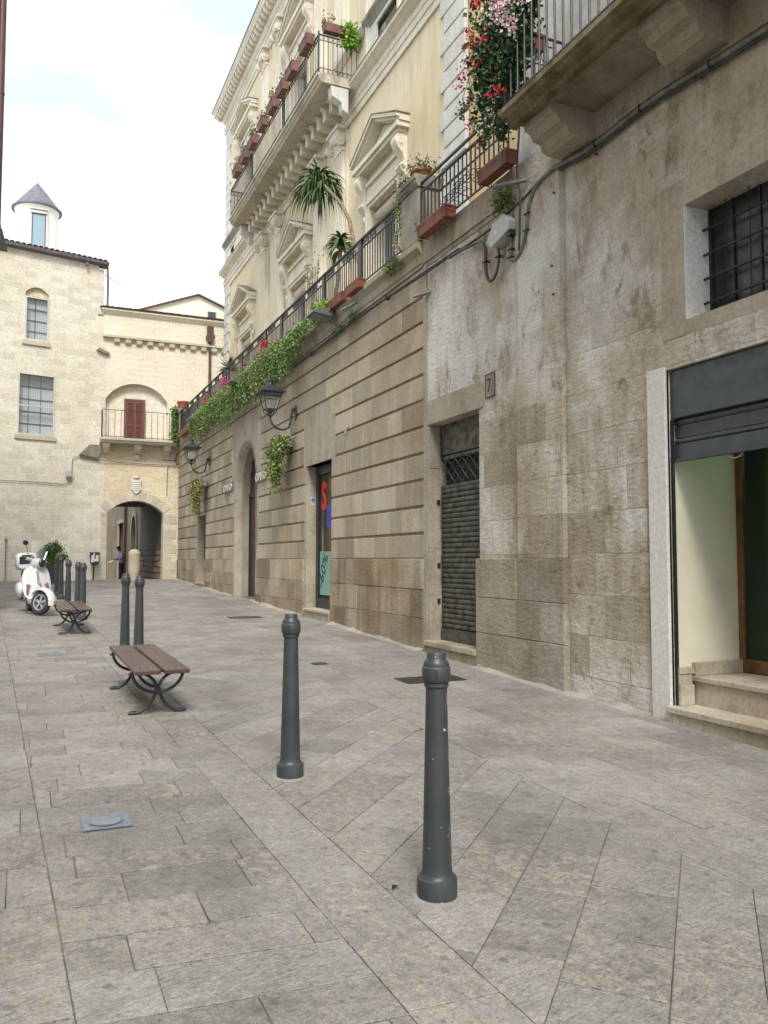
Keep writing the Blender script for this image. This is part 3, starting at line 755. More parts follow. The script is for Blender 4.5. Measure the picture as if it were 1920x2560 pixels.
# ------------------------------------------------ upper floors
WC = (16.85, 23.25, 29.6)
m = MB(); hl = [(c-.85, c+.85, 6.61, 10.09) for c in WC]+[(c-.85, c+.85, 13.61, 17.19) for c in WC]
wallgrid(m, U, U+.5, 13.05, 33.3, 6.4, 20.3, hl); m.build('upper_wall', 'ochre', pal)
m = MB(); m.box(U+.06, U+.5, 7.0, 13.04, 6.4, 16.5); m.build('recessed_wall', 'ochre2', pal)
m = MB(); m.box(U+.5, U+9, 8, 33.3, 6.4, 20.2); m.build('body', 'ochre', pal)
for y0, y1, sgn, za, zz_ in ((13.0, 13.85, 1, 6.6, 12.5), (33.32, 32.55, -1, 6.6, 12.5), (13.0, 13.85, 1, 13.6, 19.1), (33.32, 32.55, -1, 13.6, 19.1)):
    m = MB(); z = za; k = 0
    while z < zz_:
        yy = y1+(.16*sgn if k % 2 else 0); a, b = sorted((y0, yy)); b = min(b, 33.34)
        m.cham(U-.045, U+.02, a, b, z+.014, z+.375, .012)
        z += .389; k += 1
    m.build('quoins', 'trimw', pal)
def moulding(name, prof, y0, y1, mat, parent=pal):
    m = MB(); m.prism([(U+.2, prof[0][1])]+[(U-p, z) for p, z in prof]+[(U+.2, prof[-1][1])], 'y', y0, y1); return m.build(name, mat, parent)
moulding('storey_entablature', [(.05, 12.80), (.05, 12.98), (.075, 12.985), (.075, 13.14), (.10, 13.16), (.10, 13.20), (.06, 13.21), (.06, 13.36), (.13, 13.40), (.20, 13.45), (.26, 13.48), (.27, 13.56)], 12.98, 33.4, 'trim')
moulding('storey_ledge', [(.285, 13.562), (.285, 13.585), (.03, 13.62)], 12.96, 33.42, 'ledge')
for a, b in ((12.98, 17.9), (28.6, 33.4)):
    moulding('dado_ledge', [(.04, 14.52), (.08, 14.60), (.16, 14.72), (.16, 14.80), (.02, 14.84)], a, b, 'ledge')
    m = MB()
    m.box(U-.035, U+.01, a+.3, b-.2, 13.63, 13.85); m.box(U-.035, U+.01, a+.3, b-.2, 14.40, 14.51)
    for yy in (a+.3, (a+b)/2-.15, b-.65): m.box(U-.035, U+.01, yy, yy+.42, 13.852, 14.398)
    m.build('dado_frame', 'trimw', pal)
for a, b in ((17.95, 19.9), (20.8, 22.1), (24.3, 25.6), (26.4, 28.55)):
    moulding('dado_ledge', [(.04, 14.60), (.16, 14.72), (.16, 14.80), (.02, 14.84)], a, b, 'trim')
moulding('top_entablature', [(.05, 19.34), (.05, 19.50), (.09, 19.51), (.09, 19.66), (.13, 19.69), (.06, 19.70), (.06, 19.95), (.14, 20.0), (.20, 20.08)], 12.98, 33.4, 'trim')
moulding('roof_cornice', [(.20, 20.31), (.47, 20.32), (.47, 20.42), (.50, 20.44), (.55, 20.52)], 12.7, 33.75, 'trim')
moulding('roof_gutter', [(.56, 20.522), (.58, 20.55), (.5, 20.58)], 12.7, 33.8, 'shut')
moulding('attic_course', [(.02, 20.6), (.02, 21.15), (.07, 21.17), (.07, 21.3)], 28.8, 32.2, 'trim'); moulding('attic_course', [(.02, 20.6), (.02, 21.6), (.07, 21.62), (.07, 21.8)], 13, 28.8, 'trim')
y = 12.9
while y < 33.5:
    m = MB(); m.prism([(U-.19, 20.10), (U-.30, 20.10), (U-.40, 20.16), (U-.44, 20.24), (U-.44, 20.309), (U-.19, 20.309)], 'y', y, y+.15); y += .31; m.build('modillion', 'trim', pal)
m = MB(); m.box(U-.19, U, 12.98, 33.4, 20.081, 20.31); m.build('modillion_bed', 'trim', pal)
# fluted pilasters with scrolled capitals
def pilaster(y, z0, z1, top):
    m = MB(); hw = .33
    m.box(U-.07, U+.01, y-hw-.10, y+hw+.10, z0, z1+.45)
    n = 5
    m.box(U-.145, U-.069, y-hw, y+hw, z0, z0+.35)
    for i in range(n):
        a = y-hw+2*hw*i/n; m.box(U-.145, U-.07, a+.022, a+2*hw/n-.022, z0+.351, z1-.12)
    m.box(U-.125, U-.0695, y-hw, y+hw, z0+.351, z1-.12)
    m.box(U-.165, U-.0692, y-hw-.02, y+hw+.02, z1-.12, z1-.04)
    o = m.build('pilaster', 'trim', pal)
    m = MB()
    m.prism([(U, z1-.04), (U-.15, z1-.04), (U-.17, z1+.08), (U-.25, z1+.34), (U-.30, z1+.42), (U, z1+.42)], 'y', y-hw+.02, y+hw-.02)
    for s_ in (-1, 1):
        m.lathe([(.001, -.05), (.13, -.05), (.145, 0), (.13, .05), (.001, .05)], (U-.22, y+s_*(hw+.00), z1+.12), 14, 'y')
        m.lathe([(.001, -.07), (.05, -.07), (.05, .07), (.001, .07)], (U-.22, y+s_*(hw+.00), z1+.12), 10, 'y')
        m.ell((U-.24, y+s_*.14, z1+.30), (.08, .12, .10), 8, 5)
    m.ell((U-.25, y, z1+.28), (.08, .10, .16), 8, 5)
    m.box(U-.33, U, y-hw-.10, y+hw+.10, z1+.42, z1+.50)
    m.build('capital', 'trim', o, smooth=True)
for y in (19.55, 21.25, 25.2, 26.95):
    pilaster(y, 6.6, 12.32, 12.8); pilaster(y, 14.86, 18.84, 19.34)
# windows with pediments on scroll consoles
def window(c, zb, zh, roller):
    hw = .8; m = MB()
    for s_ in (-1, 1):
        a, b = sorted((c+s_*hw, c+s_*(hw+.10))); m.box(U-.06, U+.35, a, b, zb, zh)
        a, b = sorted((c+s_*(hw+.101), c+s_*(hw+.17))); m.box(U-.09, U+.01, a, b, zb, zh+.10)
    m.box(U-.06, U+.35, c-hw-.10, c+hw+.10, zh, zh+.10); m.box(U-.09, U+.01, c-hw-.17, c+hw+.17, zh+.101, zh+.17)
    m.box(U-.05, U+.01, c-hw-.15, c+hw+.15, zh+.171, zh+.52)
    m.box(U-.11, U+.01, c-hw-.10, c+hw+.10, zh+.521, zh+.60)
    sur = m.build('window_surround', 'trim', pal)
    zc = zh+.86; e = 1.36; m = MB()        # pediment
    m.box(U-.24, U+.01, c-e+.12, c+e-.12, zc, zc+.09); m.box(U-.30, U+.01, c-e+.03, c+e-.03, zc+.091, zc+.20)
    zt = zc+.20; rise = .62
    for s_ in (-1, 1):
        def rk(lo, hi, p):
            q = [(c+s_*e, zt+lo), (c, zt+rise+lo), (c, zt+rise+hi), (c+s_*e, zt+hi)]
            m.prism(q if s_ > 0 else q[::-1], 'x', U-p, U+.01)
        rk(.002, .07, .25); rk(.071, .15, .33)
    m.prism([(c-e+.15, zt+.003), (c+e-.15, zt+.003), (c, zt+rise-.04)], 'x', U-.03, U+.01)
    ped = m.build('pediment', 'trim', sur)
    m = MB()
    for s_ in (-1, 1):
        q = [(c+s_*(e+.02), zt+.152), (c, zt+rise+.152), (c, zt+rise+.18), (c+s_*(e+.02), zt+.18)]
        m.prism(q if s_ > 0 else q[::-1], 'x', U-.345, U+.01)
    m.build('pediment_lead', 'ledge', sur)
    for s_ in (-1, 1):
        m = MB(); yc_ = c+s_*1.10; z = zc
        pr_ = []
        for i in range(21):
            t = i/20; zz = z-.0-1.0*t
            if t < .42: d = .13+.16*math.sin(math.pi*min(1, (t+.10)/.52))
            elif t < .60: d = .13-.07*(t-.42)/.18
            elif t < .88: d = .06+.13*math.sin(math.pi*(t-.60)/.28)
            else: d = .05-.03*(t-.88)/.12
            pr_.append((U-d, zz))
        m.prism([(U+.005, z)]+pr_+[(U+.005, z-1.0)], 'y', yc_-.12, yc_+.12)
        for (dx, dz, r) in ((.16, .19, .10), (.115, .74, .065)):
            for k_ in (1.0, .55):
                m.lathe([(.001, -.128), (r*k_, -.128 if k_ == 1 else -.145), (r*k_, .128 if k_ == 1 else .145), (.001, .128 if k_ == 1 else .145)], (U-dx, yc_, z-dz), 14, 'y')
        m.ell((U-.05, yc_, z-1.06), (.05, .07, .10), 8, 5)
        m.build('scroll_console', 'trim', sur, smooth=True)
    m = MB(); m.box(U+.30, U+.36, c-hw, c-hw+.09, zb, zh-.2); m.box(U+.30, U+.36, c+hw-.09, c+hw, zb, zh-.2); m.box(U+.30, U+.36, c-.06, c+.06, zb, zh-.2); m.box(U+.30, U+.36, c-hw, c+hw, zh-.28, zh-.2)
    fr = m.build('window_frame', 'whitepaint', sur)
    m = MB(); m.box(U+.33, U+.335, c-hw+.09, c+hw-.09, zb, zh-.28); m.build('pane', 'curtain', fr)
    m = MB(); m.lathe([(.001, -hw), (.14, -hw), (.14, hw), (.001, hw)], (U+.22, c, zh-.15), 12, 'y'); m.box(U+.09, U+.22, c-hw, c+hw, zh-.01, zh+.02)
    m.build('roller_blind', 'trim', sur, smooth=True)
for c in WC:
    window(c, 6.6, 10.05, 1); window(c, 13.61, 17.15, 1)
# ------------------------------------------------ long balcony
BX, B0, B1 = 6.33, 18.45, 27.95
m = MB(); m.prism([(U, 13.40), (BX+.10, 13.40), (BX+.06, 13.45), (BX+.02, 13.47), (BX+.02, 13.54), (BX-.03, 13.56), (BX-.03, 13.62), (U, 13.62)], 'y', B0, B1)
bal = m.build('balcony', 'creamslab', pal)
y = B0+.55
while y < B1-.2:
    m = MB(); m.prism([(U-.02, 13.08), (U-.50, 13.08), (U-.52, 13.14), (U-.52, 13.34), (U-.60, 13.36), (U-.60, 13.398), (U-.02, 13.398)], 'y', y, y+.21); y += .487; m.build('balcony_bracket', 'trim', bal)
for yy in (B0+.02, B1-.28):
    m = MB(); m.prism([(U-.27, 12.75), (U-.42, 12.82), (U-.45, 13.0), (U-.70, 13.12), (U-.74, 13.38), (U-.27, 13.38)], 'y', yy, yy+.26)
    m.build('end_console', 'trimw', bal, bevel=.01)
m = MB(); x = BX+.02
def brail(m, pts, zb, zt, gap, r=.008):
    for (xa, ya), (xb, yb_) in zip(pts, pts[1:]):
        d = math.hypot(xb-xa, yb_-ya); n = int(d/gap)
        for z, rr in ((zb+.02, .010), (zb+.16, .009), (zt-.14, .010), (zt, .018)): m.tube([(xa, ya, z), (xb, yb_, z)], rr, 5)
        for i in range(n+1):
            t = i/n; px, py = xa+(xb-xa)*t, ya+(yb_-ya)*t; m.tube([(px, py, zb+.02), (px, py, zt)], r, 4)
            if i < n:
                t2 = (i+.5)/n; qx, qy = xa+(xb-xa)*t2, ya+(yb_-ya)*t2; ux, uy = (xb-xa)/d, (yb_-ya)/d
                for zc_ in (zb+.09, zt-.07):
                    rr = .048
                    m.tube([(qx+ux*rr*math.cos(a), qy+uy*rr*math.cos(a), zc_+rr*math.sin(a)) for a in [math.pi*2*j/8 for j in range(9)]], .006, 3)
brail(m, [(U-.05, B0+.05), (x, B0+.05), (x, B1-.05), (U-.05, B1-.05)], 13.62, 14.62, .125)
m.box(x-.015, x+.015, B0+.03, B0+.07, 13.6, 14.7); m.box(x-.02, x+.02, 21.4, 21.55, 13.6, 14.55); m.box(x-.02, x+.02, 24.9, 25.05, 13.6, 14.55)
m.build('balcony_railing', 'iron', bal)

# ================================================================ CORNER BUILDING (number 7 and the lit shop)
cor = wthing('corner_house', 'weathered stone house with roller shutter number 7, half-open shop and mossy stone balcony', 'building', (W, 6, gz(6)))
S0, S1 = 3.55, 6.0                  # shop opening
holes = [(9.52, 11.02, .46, 3.70), (S0, S1, .3, 3.47), (3.45, 5.73, 3.89, 4.97)]
m = MB(); wallgrid(m, W, W+.32, -3.0, 11.168, .0, 6.16, holes); m.box(W-.0, W+.32, -3.0, 8.56, 6.161, 6.62); m.build('street_wall', 'old', cor)
m = MB(); wallgrid(m, W+.03, W+.30, -3.0, 8.56, 6.621, 12.5, [(3.6, 4.7, 6.7, 9.3)]); m.build('upper_wall', 'white', cor)
m = MB(); m.box(W+.301, W+2.2, 8.40, 8.56, 6.2, 12.5); m.build('side_wall', 'white', cor)
m = MB(); m.box(W+2.4, W+2.5, -3, 11, 0, 12.4); m.box(W+.31, W+2.4, -3, -2.9, 0, 12.4); m.box(W+.31, W+2.4, -3, 8.4, 12.4, 12.5); m.build('rear_wall', 'darkvoid', cor)
# band under the terrace
m = MB(); m.box(W-.035, W+.3, 8.58, 11.145, 6.23, 6.60); m.box(W-.012, W+.3, 8.58, 11.145, 6.161, 6.229); m.build('terrace_band', 'band', cor)
m = MB(); m.box(W-.06, W+.03, 8.56, 8.62, 6.16, 6.62); m.build('band_end', 'band', cor)
# pilaster strip and plinth standing proud
m = MB(); m.box(W-.065, W-.001, 7.58, 8.5, 1.69, 6.16); m.build('flat_pilaster', 'old', cor)
m = MB(); r_ = random.Random(5)
for (a, b) in ((7.565, 9.50),):
    for z0, z1, off in ((-.1, .72, .7), (.72, 1.18, .45), (1.18, 1.685, .95)):
        y = a
        while y < b-.01:
            e = min(b, y+(off if y == a else r_.uniform(.5, .95)))
            if b-e < .25: e = b
            m.cham(W-.085+r_.uniform(-.006, .006), W-.002, y+.002, e-.002, gz(y)-.05 if z0 < 0 else z0+.002, z1-.002, .008); y = e
m.build('plinth', 'plinth2', cor)
m = MB(); m.box(W-.02, W-.002, 11.05, 11.16, .3, 6.2); m.build('corner_strip', 'smooth', cor)
# door 7 : stone surround, roller shutter
m = MB(); m.box(W-.018, W+.12, 9.40, 11.10, 3.705, 4.06); m.build('door_lintel', 'smooth', cor)
m = MB(); r_ = random.Random(2); z = .47
for zt in (1.15, 1.85, 2.45, 3.05, 3.69):
    m.cham(W-.01, W+.17, 11.00-r_.uniform(0, .012), 11.052, z, zt-.004, .006); z = zt
m.build('door_jamb', 'smooth', cor)
m = MB(); x = W+.185
m.box(x, x+.1, 9.52, 10.99, 3.24, 3.70); sh = m.build('roller_shutter', 'shut2', cor)
m = MB(); z = .66
zs = []
def slat(m, x, y0, y1, z0, z1, p=.012):
    m.prism([(x+.03, z0), (x, z0+.004), (x-p, (z0*2+z1)/3), (x-p, (z0+2*z1)/3), (x, z1-.004), (x+.03, z1)], 'y', y0, y1)
while z < 2.70: slat(m, x+.015, 9.53, 10.98, z, z+.072); z += .074
for zz in (2.72, 3.16): slat(m, x+.015, 9.53, 10.98, zz, zz+.07)
m.box(x-.005, x+.03, 9.53, 10.98, .47, .655); m.build('slats', 'shut2', sh)
m = MB()
for i in range(-3, 11):
    for s_ in (1, -1):
        y_a = 9.53+i*.21; pts = []
        for j in range(9):
            t = j/8; yy = y_a+s_*(t*.42)+(.42 if s_ < 0 else 0); zz = 2.80+t*.36
            if 9.53 <= yy <= 10.98: pts.append((x+.02+(.006 if s_ > 0 else 0), yy, zz))
        if len(pts) > 1: m.tube(pts, .0075, 4)
m.build('lattice_grille', 'shut2', sh)
m = MB(); m.box(x+.10, x+.12, 9.5, 11.0, .4, 3.7); m.build('shutter_backing', 'darkvoid', sh)
for zz in (1.02, 1.55, 2.5):
    m = MB(); m.box(W+.12, W+.165, 10.97, 10.998, zz, zz+.07); m.build('bolt', 'darkmetal', sh)
m = MB(); m.box(W-.10, W+.35, 9.515, 11.03, .40, .475); s_ = m.build('doorstep', 'step', cor, bevel=.01)
m = MB(); m.box(W-.075, W+.3, 9.52, 11.06, gz(9)-.05, .399); m.build('riser', 'plinth', s_)
# number plate
m = MB(); m.box(W-.012, W-.002, 9.10, 9.32, 3.81, 4.11); npl = m.build('number_plate', 'pier', cor)
m = MB()
for a in ((9.095, 9.325, 3.80, 3.812), (9.095, 9.325, 4.108, 4.12), (9.092, 9.104, 3.80, 4.12), (9.316, 9.328, 3.80, 4.12)): m.box(W-.016, W-.0125, *a)
m.build('plate_outline', 'wblack', npl)
textmesh('7.', .26, .001, 'number', 'wblack', npl, wallM(W-.0145, 9.285, 3.875), sx=.8)
# stains of old render: small rusty iron stubs
m = MB()
for (y, z) in ((7.72, 5.06), (7.70, 4.72), (7.66, 5.9), (6.9, 6.0)): m.tube([(W-.045, y, z), (W-.085, y, z-.01)], .012, 6)
m.build('iron_stub', simple('rusty_stub', (.10, .04, .025), .9), cor)
# upper barred window
m = MB(); y0, y1, z0, z1 = 3.45, 5.73, 3.89, 4.97
m.box(W-.006, W+.01, y1+.001, y1+.30, z0-.14, z1+.26); m.box(W-.006, W+.01, y0-.3, y1, z1+.001, z1+.26)
fr = m.build('window_surround', 'smooth', cor)
m = MB(); m.box(W-.0055, W+.30, y1-.012, y1-.0005, z0, z1); m.build('painted_light_lining', 'lit_reveal', fr)  # thin lining added so the reveal looks lit by its colour
m = MB(); m.box(W-.002, W+.30, y0-.1, y1+.25, z0-.14, z0-.001); m.build('sill', 'smooth', fr)
m = MB(); m.box(W+.30, W+.33, y0, y1, z0, z1); wn_ = m.build('window', 'barglass', cor)
m = MB()
for i in range(1, 7): m.box(W+.285, W+.30, y1-.30*i-.012, y1-.30*i+.012, z0, z1)
m.box(W+.285, W+.30, y1-.05, y1, z0, z1)
m.build('frame', 'darkmetal', wn_)
m = MB()
for z in (4.06, 4.29, 4.52, 4.76): m.tube([(W+.22, y1+.02, z), (W+.22, y0, z)], .013, 8)
for i in range(1, 9): m.tube([(W+.235, y1-.27*i, z0), (W+.235, y1-.27*i, z1)], .006, 5)
m.build('window_bars', 'iron', wn_)
# half-open shop
m = MB(); m.box(W-.03, W+.03, S1-.0, S1+.245, gz(6)-.03, 3.50); m.build('marble_jamb', 'marble', cor, bevel=.008)
m = MB(); m.box(W-.035, W+.05, S0-.4, S0, gz(3.5)-.03, 3.50); m.build('marble_jamb', 'marble', cor, bevel=.008)
m = MB(); m.box(W+.035, W+.30, S0, S1-.002, 3.0, 3.455); rs_ = m.build('rolled_shutter', 'shut', cor, bevel=.006)
m = MB()
slat(m, W+.085, S0+.02, S1-.01, 2.935, 2.998, .01)
m.box(W+.086, W+.11, S0+.02, S1-.01, 2.815, 2.932)
for i in range(7): m.box(W+.0845, W+.0859, S0+.02, S1-.01, 2.822+i*.0155, 2.828+i*.0155)
slat(m, W+.09, S0+.02, S1-.01, 2.76, 2.812, .012)
m.box(W+.075, W+.11, S0+.02, S1-.01, 2.60, 2.757); m.box(W+.05, W+.11, S0+.02, S1-.01, 2.595, 2.615); m.build('slats', 'shut', rs_)
m = MB(); m.tube([(W+.07, 5.26+.08*math.cos(t), 2.60-.05*math.sin(t)) for t in [math.pi*i/8 for i in range(9)]], .008, 6); m.build('pull_handle', 'zinc', rs_)
m = MB(); m.box(W+.03, W+.055, S1-.03, S1-.001, .31, 2.99); m.build('shutter_guide', 'iron', cor)
m = MB(); m.box(W+.031, W+.95, S1-.0005, S1+.05, .3, 3.45); m.build('reveal_wall', 'cream', cor)
m = MB(); m.box(W+.04, W+.95, S0-.05, S0, .3, 3.45); m.build('reveal_wall', 'cream', cor)
m = MB(); m.box(W+.31, W+2.39, S0-.05, S1+.05, 3.20, 3.25); m.build('shop_ceiling', 'cream', cor)
m = MB(); m.box(W-.08, W+.4, S0-.2, S1+.01, .255, .31); st1 = m.build('lower_step', 'step', cor, bevel=.006)
m = MB(); m.box(W-.055, W+.32, S0-.2, S1-.0, 0, .254); m.build('riser', 'step', st1)
m = MB(); m.box(W+.21, W+1.2, S0, S1-.02, .53, .575); st2 = m.build('upper_step', 'step', cor, bevel=.006)
m = MB(); m.box(W+.235, W+1.2, S0, S1-.02, .311, .529); m.build('riser', 'step', st2)
m = MB(); m.box(W+.04, W+.21, S1-.06, S1-.002, .312, .50); m.box(W+.04, W+.2, S1-.045, S1-.002, .501, .60); m.box(W+.04, W+.22, S1-.055, S1-.002, .601, .66); m.box(W+.235, W+.84, S1-.05, S1-.002, .576, .70)
m.build('skirting', 'step', cor, bevel=.004)
XF = W+.84
m = MB(); m.box(XF, XF+.06, S1-.075, S1-.004, .58, 3.2); m.box(XF, XF+.06, S0, S1-.075, .58, .71); m.box(XF, XF+.06, 4.3, 4.38, .71, 3.2)
sd_ = m.build('shop_door', 'goldwood', cor, bevel=.006)
m = MB(); m.box(XF+.025, XF+.032, 4.38, S1-.075, .71, 3.2); m.build('ribbed_pane', 'glassgreen', sd_)
m = MB(); m.box(XF+.025, XF+.032, S0, 4.3, .71, 3.2); m.build('ribbed_pane', 'glassgreen', sd_)
m = MB(); m.box(XF+.42, XF+.46, S0, S1, .58, 3.2); m.box(XF+.07, XF+.42, S0, S1, 3.13, 3.19); m.build('shop_interior', simple('olive_brown_interior', (.20, .18, .10), .8), cor)
m = MB(); m.tube([(XF+.30, 4.3, 2.82), (XF+.30, 5.62, 2.82)], .028, 8); m.build('fluorescent_tube', 'tube', cor)
# mossy balcony on stepped brackets
m = MB(); m.prism([(W+.05, 6.53), (4.95, 6.53), (4.93, 6.47), (4.86, 6.47), (4.84, 6.52), (4.76, 6.54), (4.74, 6.56), (4.70, 6.57), (4.70, 6.63), (4.74, 6.65), (W+.05, 6.66)], 'y', 1.2, 7.58)
bl = m.build('balcony', 'slab', cor)
m = MB(); m.box(4.97, W, 1.2, 7.55, 6.518, 6.529); m.build('soffit', 'soffit', bl)
for (a, b) in ((1.6, 2.1), (3.35, 3.85), (5.15, 5.65), (7.0, 7.5)):
    m = MB(); m.prism([(W+.02, 6.20), (5.30, 6.20), (5.22, 6.24), (5.20, 6.31), (5.10, 6.33), (5.06, 6.40), (5.00, 6.42), (4.98, 6.50), (4.98, 6.529), (W+.02, 6.529)], 'y', a, b)
    m.build('bracket', 'smooth', bl, bevel=.008)
m = MB(); x = 4.76
pts = [(W+.0, 7.54), (x, 7.54), (x, 1.25)]
for (xa, ya), (xb, yb_) in zip(pts, pts[1:]):
    d = math.hypot(xb-xa, yb_-ya); n = max(1, round(d/.137))
    for z, rr in ((6.70, .012), (7.62, .016)): m.box(min(xa, xb)-.012, max(xa, xb)+.012, min(ya, yb_)-.012, max(ya, yb_)+.012, z-.01, z+.01)
    for i in range(n+1):
        t = i/n; px, py = xa+(xb-xa)*t, ya+(yb_-ya)*t; m.tube([(px, py, 6.66 if i % 4 else 6.62), (px, py, 7.62)], .0125, 6)
m.box(x-.018, x+.018, 7.52, 7.56, 6.6, 7.66); m.build('balcony_railing', 'iron', bl)

# ================================================================ GATE HOUSE across the end of the street
FY = 33.5
gh = wthing('gate_house', 'golden stone house with archway through it, brown louvred door and small iron balcony', 'building', (4, FY, gz(FY)))
def facade_arch(m, y0, y1, x0, x1, z0, z1, xa, xb, zb, zs, rise, n=14):
    """front wall piece x0..x1 z0..z1 with a segmental-headed opening"""
    cxm = (xa+xb)/2; hw = (xb-xa)/2; rr = (hw*hw+rise*rise)/(2*rise); a0 = math.asin(min(1, hw/rr))
    arc = [(cxm+rr*math.sin(-a0+2*a0*i/n), zs+rise-rr+rr*math.cos(-a0+2*a0*i/n)) for i in range(n+1)]
    if z0 < zb: m.prism([(x0, z0), (x1, z0), (x1, zb), (x0, zb)], 'y', y0, y1)
    m.prism([(x0, zb), (xa, zb), (xa, zs), (x0, zs)], 'y', y0, y1); m.prism([(xb, zb), (x1, zb), (x1, zs), (xb, zs)], 'y', y0, y1)
    m.prism([(x0, zs), (xa, zs), arc[0]] [:2]+[(arc[0][0], z1), (x0, z1)], 'y', y0, y1)
    m.prism([(xb, zs), (x1, zs), (x1, z1), (xb, z1)], 'y', y0, y1)
    for p, q in zip(arc, arc[1:]): m.prism([p, q, (q[0], z1), (p[0], z1)], 'y', y0, y1)
    return arc
m = MB(); arcpts = facade_arch(m, FY, FY+.5, 2.62, 7.7, .3, 6.18, 2.915, 5.06, .4, 3.53, .48)
m.build('lower_wall', 'castle2', gh)
m = MB(); facade_arch(m, FY, FY+.25, 2.62, 7.7, 6.181, 11.5, 2.78, 5.145, 6.40, 8.0, .67)
m.build('upper_wall', 'castle3', gh)
m = MB(); m.box(2.7, 5.3, FY+.251, FY+.4, 6.3, 8.8); m.build('niche_back', 'castle3', gh)
m = MB(); m.box(2.6, 7.7, FY+.5, FY+.55, 4.2, 11.4); m.box(2.6, 7.7, FY+.55, FY+5, 11.3, 11.45); m.build('body', 'castle2', gh)
# arch ring and jamb blocks
m = MB(); cxm, hw, rise = 3.9875, 1.0725, .48; rr = (hw*hw+rise*rise)/(2*rise); a0 = math.asin(hw/rr); zc_ = 3.53+rise-rr
for i in range(11):
    t0, t1 = -a0+2*a0*i/11+.003, -a0+2*a0*(i+1)/11-.003
    m.prism([(cxm+rr*math.sin(t0), zc_+rr*math.cos(t0)), (cxm+rr*math.sin(t1), zc_+rr*math.cos(t1)), (cxm+(rr+.36)*math.sin(t1), zc_+(rr+.36)*math.cos(t1)), (cxm+(rr+.36)*math.sin(t0), zc_+(rr+.36)*math.cos(t0))], 'y', FY-.02, FY+.45)
rq = random.Random(8)
for s_, xe in ((-1, 2.915), (1, 5.06)):
    z = .6; k = 0
    while z < 3.5:
        h = rq.uniform(.22, .36); zt = min(z+h, 3.52); w__ = (.34 if k % 2 else .56)+rq.uniform(-.05, .05)
        if s_ > 0: w__ = min(w__, .50)
        a, b = sorted((xe, xe+s_*w__)); 
        if s_ < 0: a = max(a, 2.4)
        m.prism([(a+.003, z+.003), (b-.003, z+.003), (b-.003, zt-.003), (a+.003, zt-.003)], 'y', FY-.014-rq.uniform(0, .008), FY+.45); z = zt; k += 1
m.build('arch_stones', 'arch', gh)
# coat of arms
m = MB(); sh_ = [(-.20, .46), (-.14, .50), (0, .47), (.14, .50), (.20, .46), (.17, .22), (.20, .12), (.10, -.02), (0, -.10), (-.10, -.02), (-.20, .12), (-.17, .22)]
m.prism([(3.99+a, 4.36+b) for a, b in sh_], 'y', FY-.07, FY)
for i in range(5): m.box(3.99-.13, 3.99+.13, FY-.085, FY-.069, 4.42+i*.075, 4.45+i*.075)
m.ell((3.99, FY-.04, 4.93), (.13, .06, .06), 10, 6); m.build('coat_of_arms', 'trimw', gh, bevel=.01)
# passage beneath the house, and the lane beyond
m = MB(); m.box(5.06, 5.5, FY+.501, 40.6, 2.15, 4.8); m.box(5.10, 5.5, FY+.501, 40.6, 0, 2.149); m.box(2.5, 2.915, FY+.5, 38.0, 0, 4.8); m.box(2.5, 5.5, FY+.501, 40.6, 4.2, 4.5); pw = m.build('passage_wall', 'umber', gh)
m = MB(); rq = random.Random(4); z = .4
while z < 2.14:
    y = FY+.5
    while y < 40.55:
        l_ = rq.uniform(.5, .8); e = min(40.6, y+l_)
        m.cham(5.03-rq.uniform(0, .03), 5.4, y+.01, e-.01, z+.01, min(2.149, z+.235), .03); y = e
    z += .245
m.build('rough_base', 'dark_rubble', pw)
lane = wthing('lane_house', 'rough stone house with dark pointed window, seen through the archway', 'building', (5.3, 47, .5))
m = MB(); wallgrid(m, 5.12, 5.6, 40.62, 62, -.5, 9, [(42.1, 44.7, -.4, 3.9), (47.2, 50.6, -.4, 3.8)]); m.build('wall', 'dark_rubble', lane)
m = MB(); yq = 43.4
arc = [(42.1, 3.0)]+[(yq-1.3*math.cos(math.pi*i/12), 3.0+1.45*math.sin(math.pi*i/12)) for i in range(13)]
m.prism([(42.1, 5.2), (42.1, 3.9), (44.7, 3.9), (44.7, 5.2)], 'x', 5.13, 5.3)
m.build('window_head', 'smooth', lane)
m = MB()
for i in range(12):
    a, b = math.pi*i/12, math.pi*(i+1)/12
    p = [(yq-1.1*math.cos(a), 2.7+1.25*math.sin(a)), (yq-1.1*math.cos(b), 2.7+1.25*math.sin(b)), (yq-1.35*math.cos(b), 2.7+1.55*math.sin(b)), (yq-1.35*math.cos(a), 2.7+1.55*math.sin(a))]
    m.prism(p, 'x', 5.06, 5.45)
m.box(5.06, 5.45, 42.05, 42.3, -.4, 2.7); m.box(5.06, 5.45, 44.5, 44.75, -.4, 2.7); m.build('window_surround', 'smooth', lane)
m = MB(); m.box(5.4, 5.5, 42.0, 44.8, -.4, 4.4); m.box(5.38, 5.399, 42.2, 44.6, 2.62, 2.72); m.build('dark_window', 'darkmetal', lane)
m = MB(); m.box(5.3, 5.5, 47.2, 50.6, -.4, 3.8); m.build('doorway', 'darkvoid', lane)
m = MB(); m.box(5.02, 5.2, 46.9, 50.9, 3.8, 3.98); m.box(5.06, 5.2, 50.6, 51.0, -.4, 3.8); m.build('door_surround', 'smooth', lane)
m = MB(); m.tube([(5.0, 46.6, -.3), (5.0, 46.6, 8)], .09, 10); m.build('downpipe', 'copper', lane)
m = MB(); m.box(2.0, 8, 62, 62.4, -1, 9); tag(m.build('end_wall', 'castle2', lane))
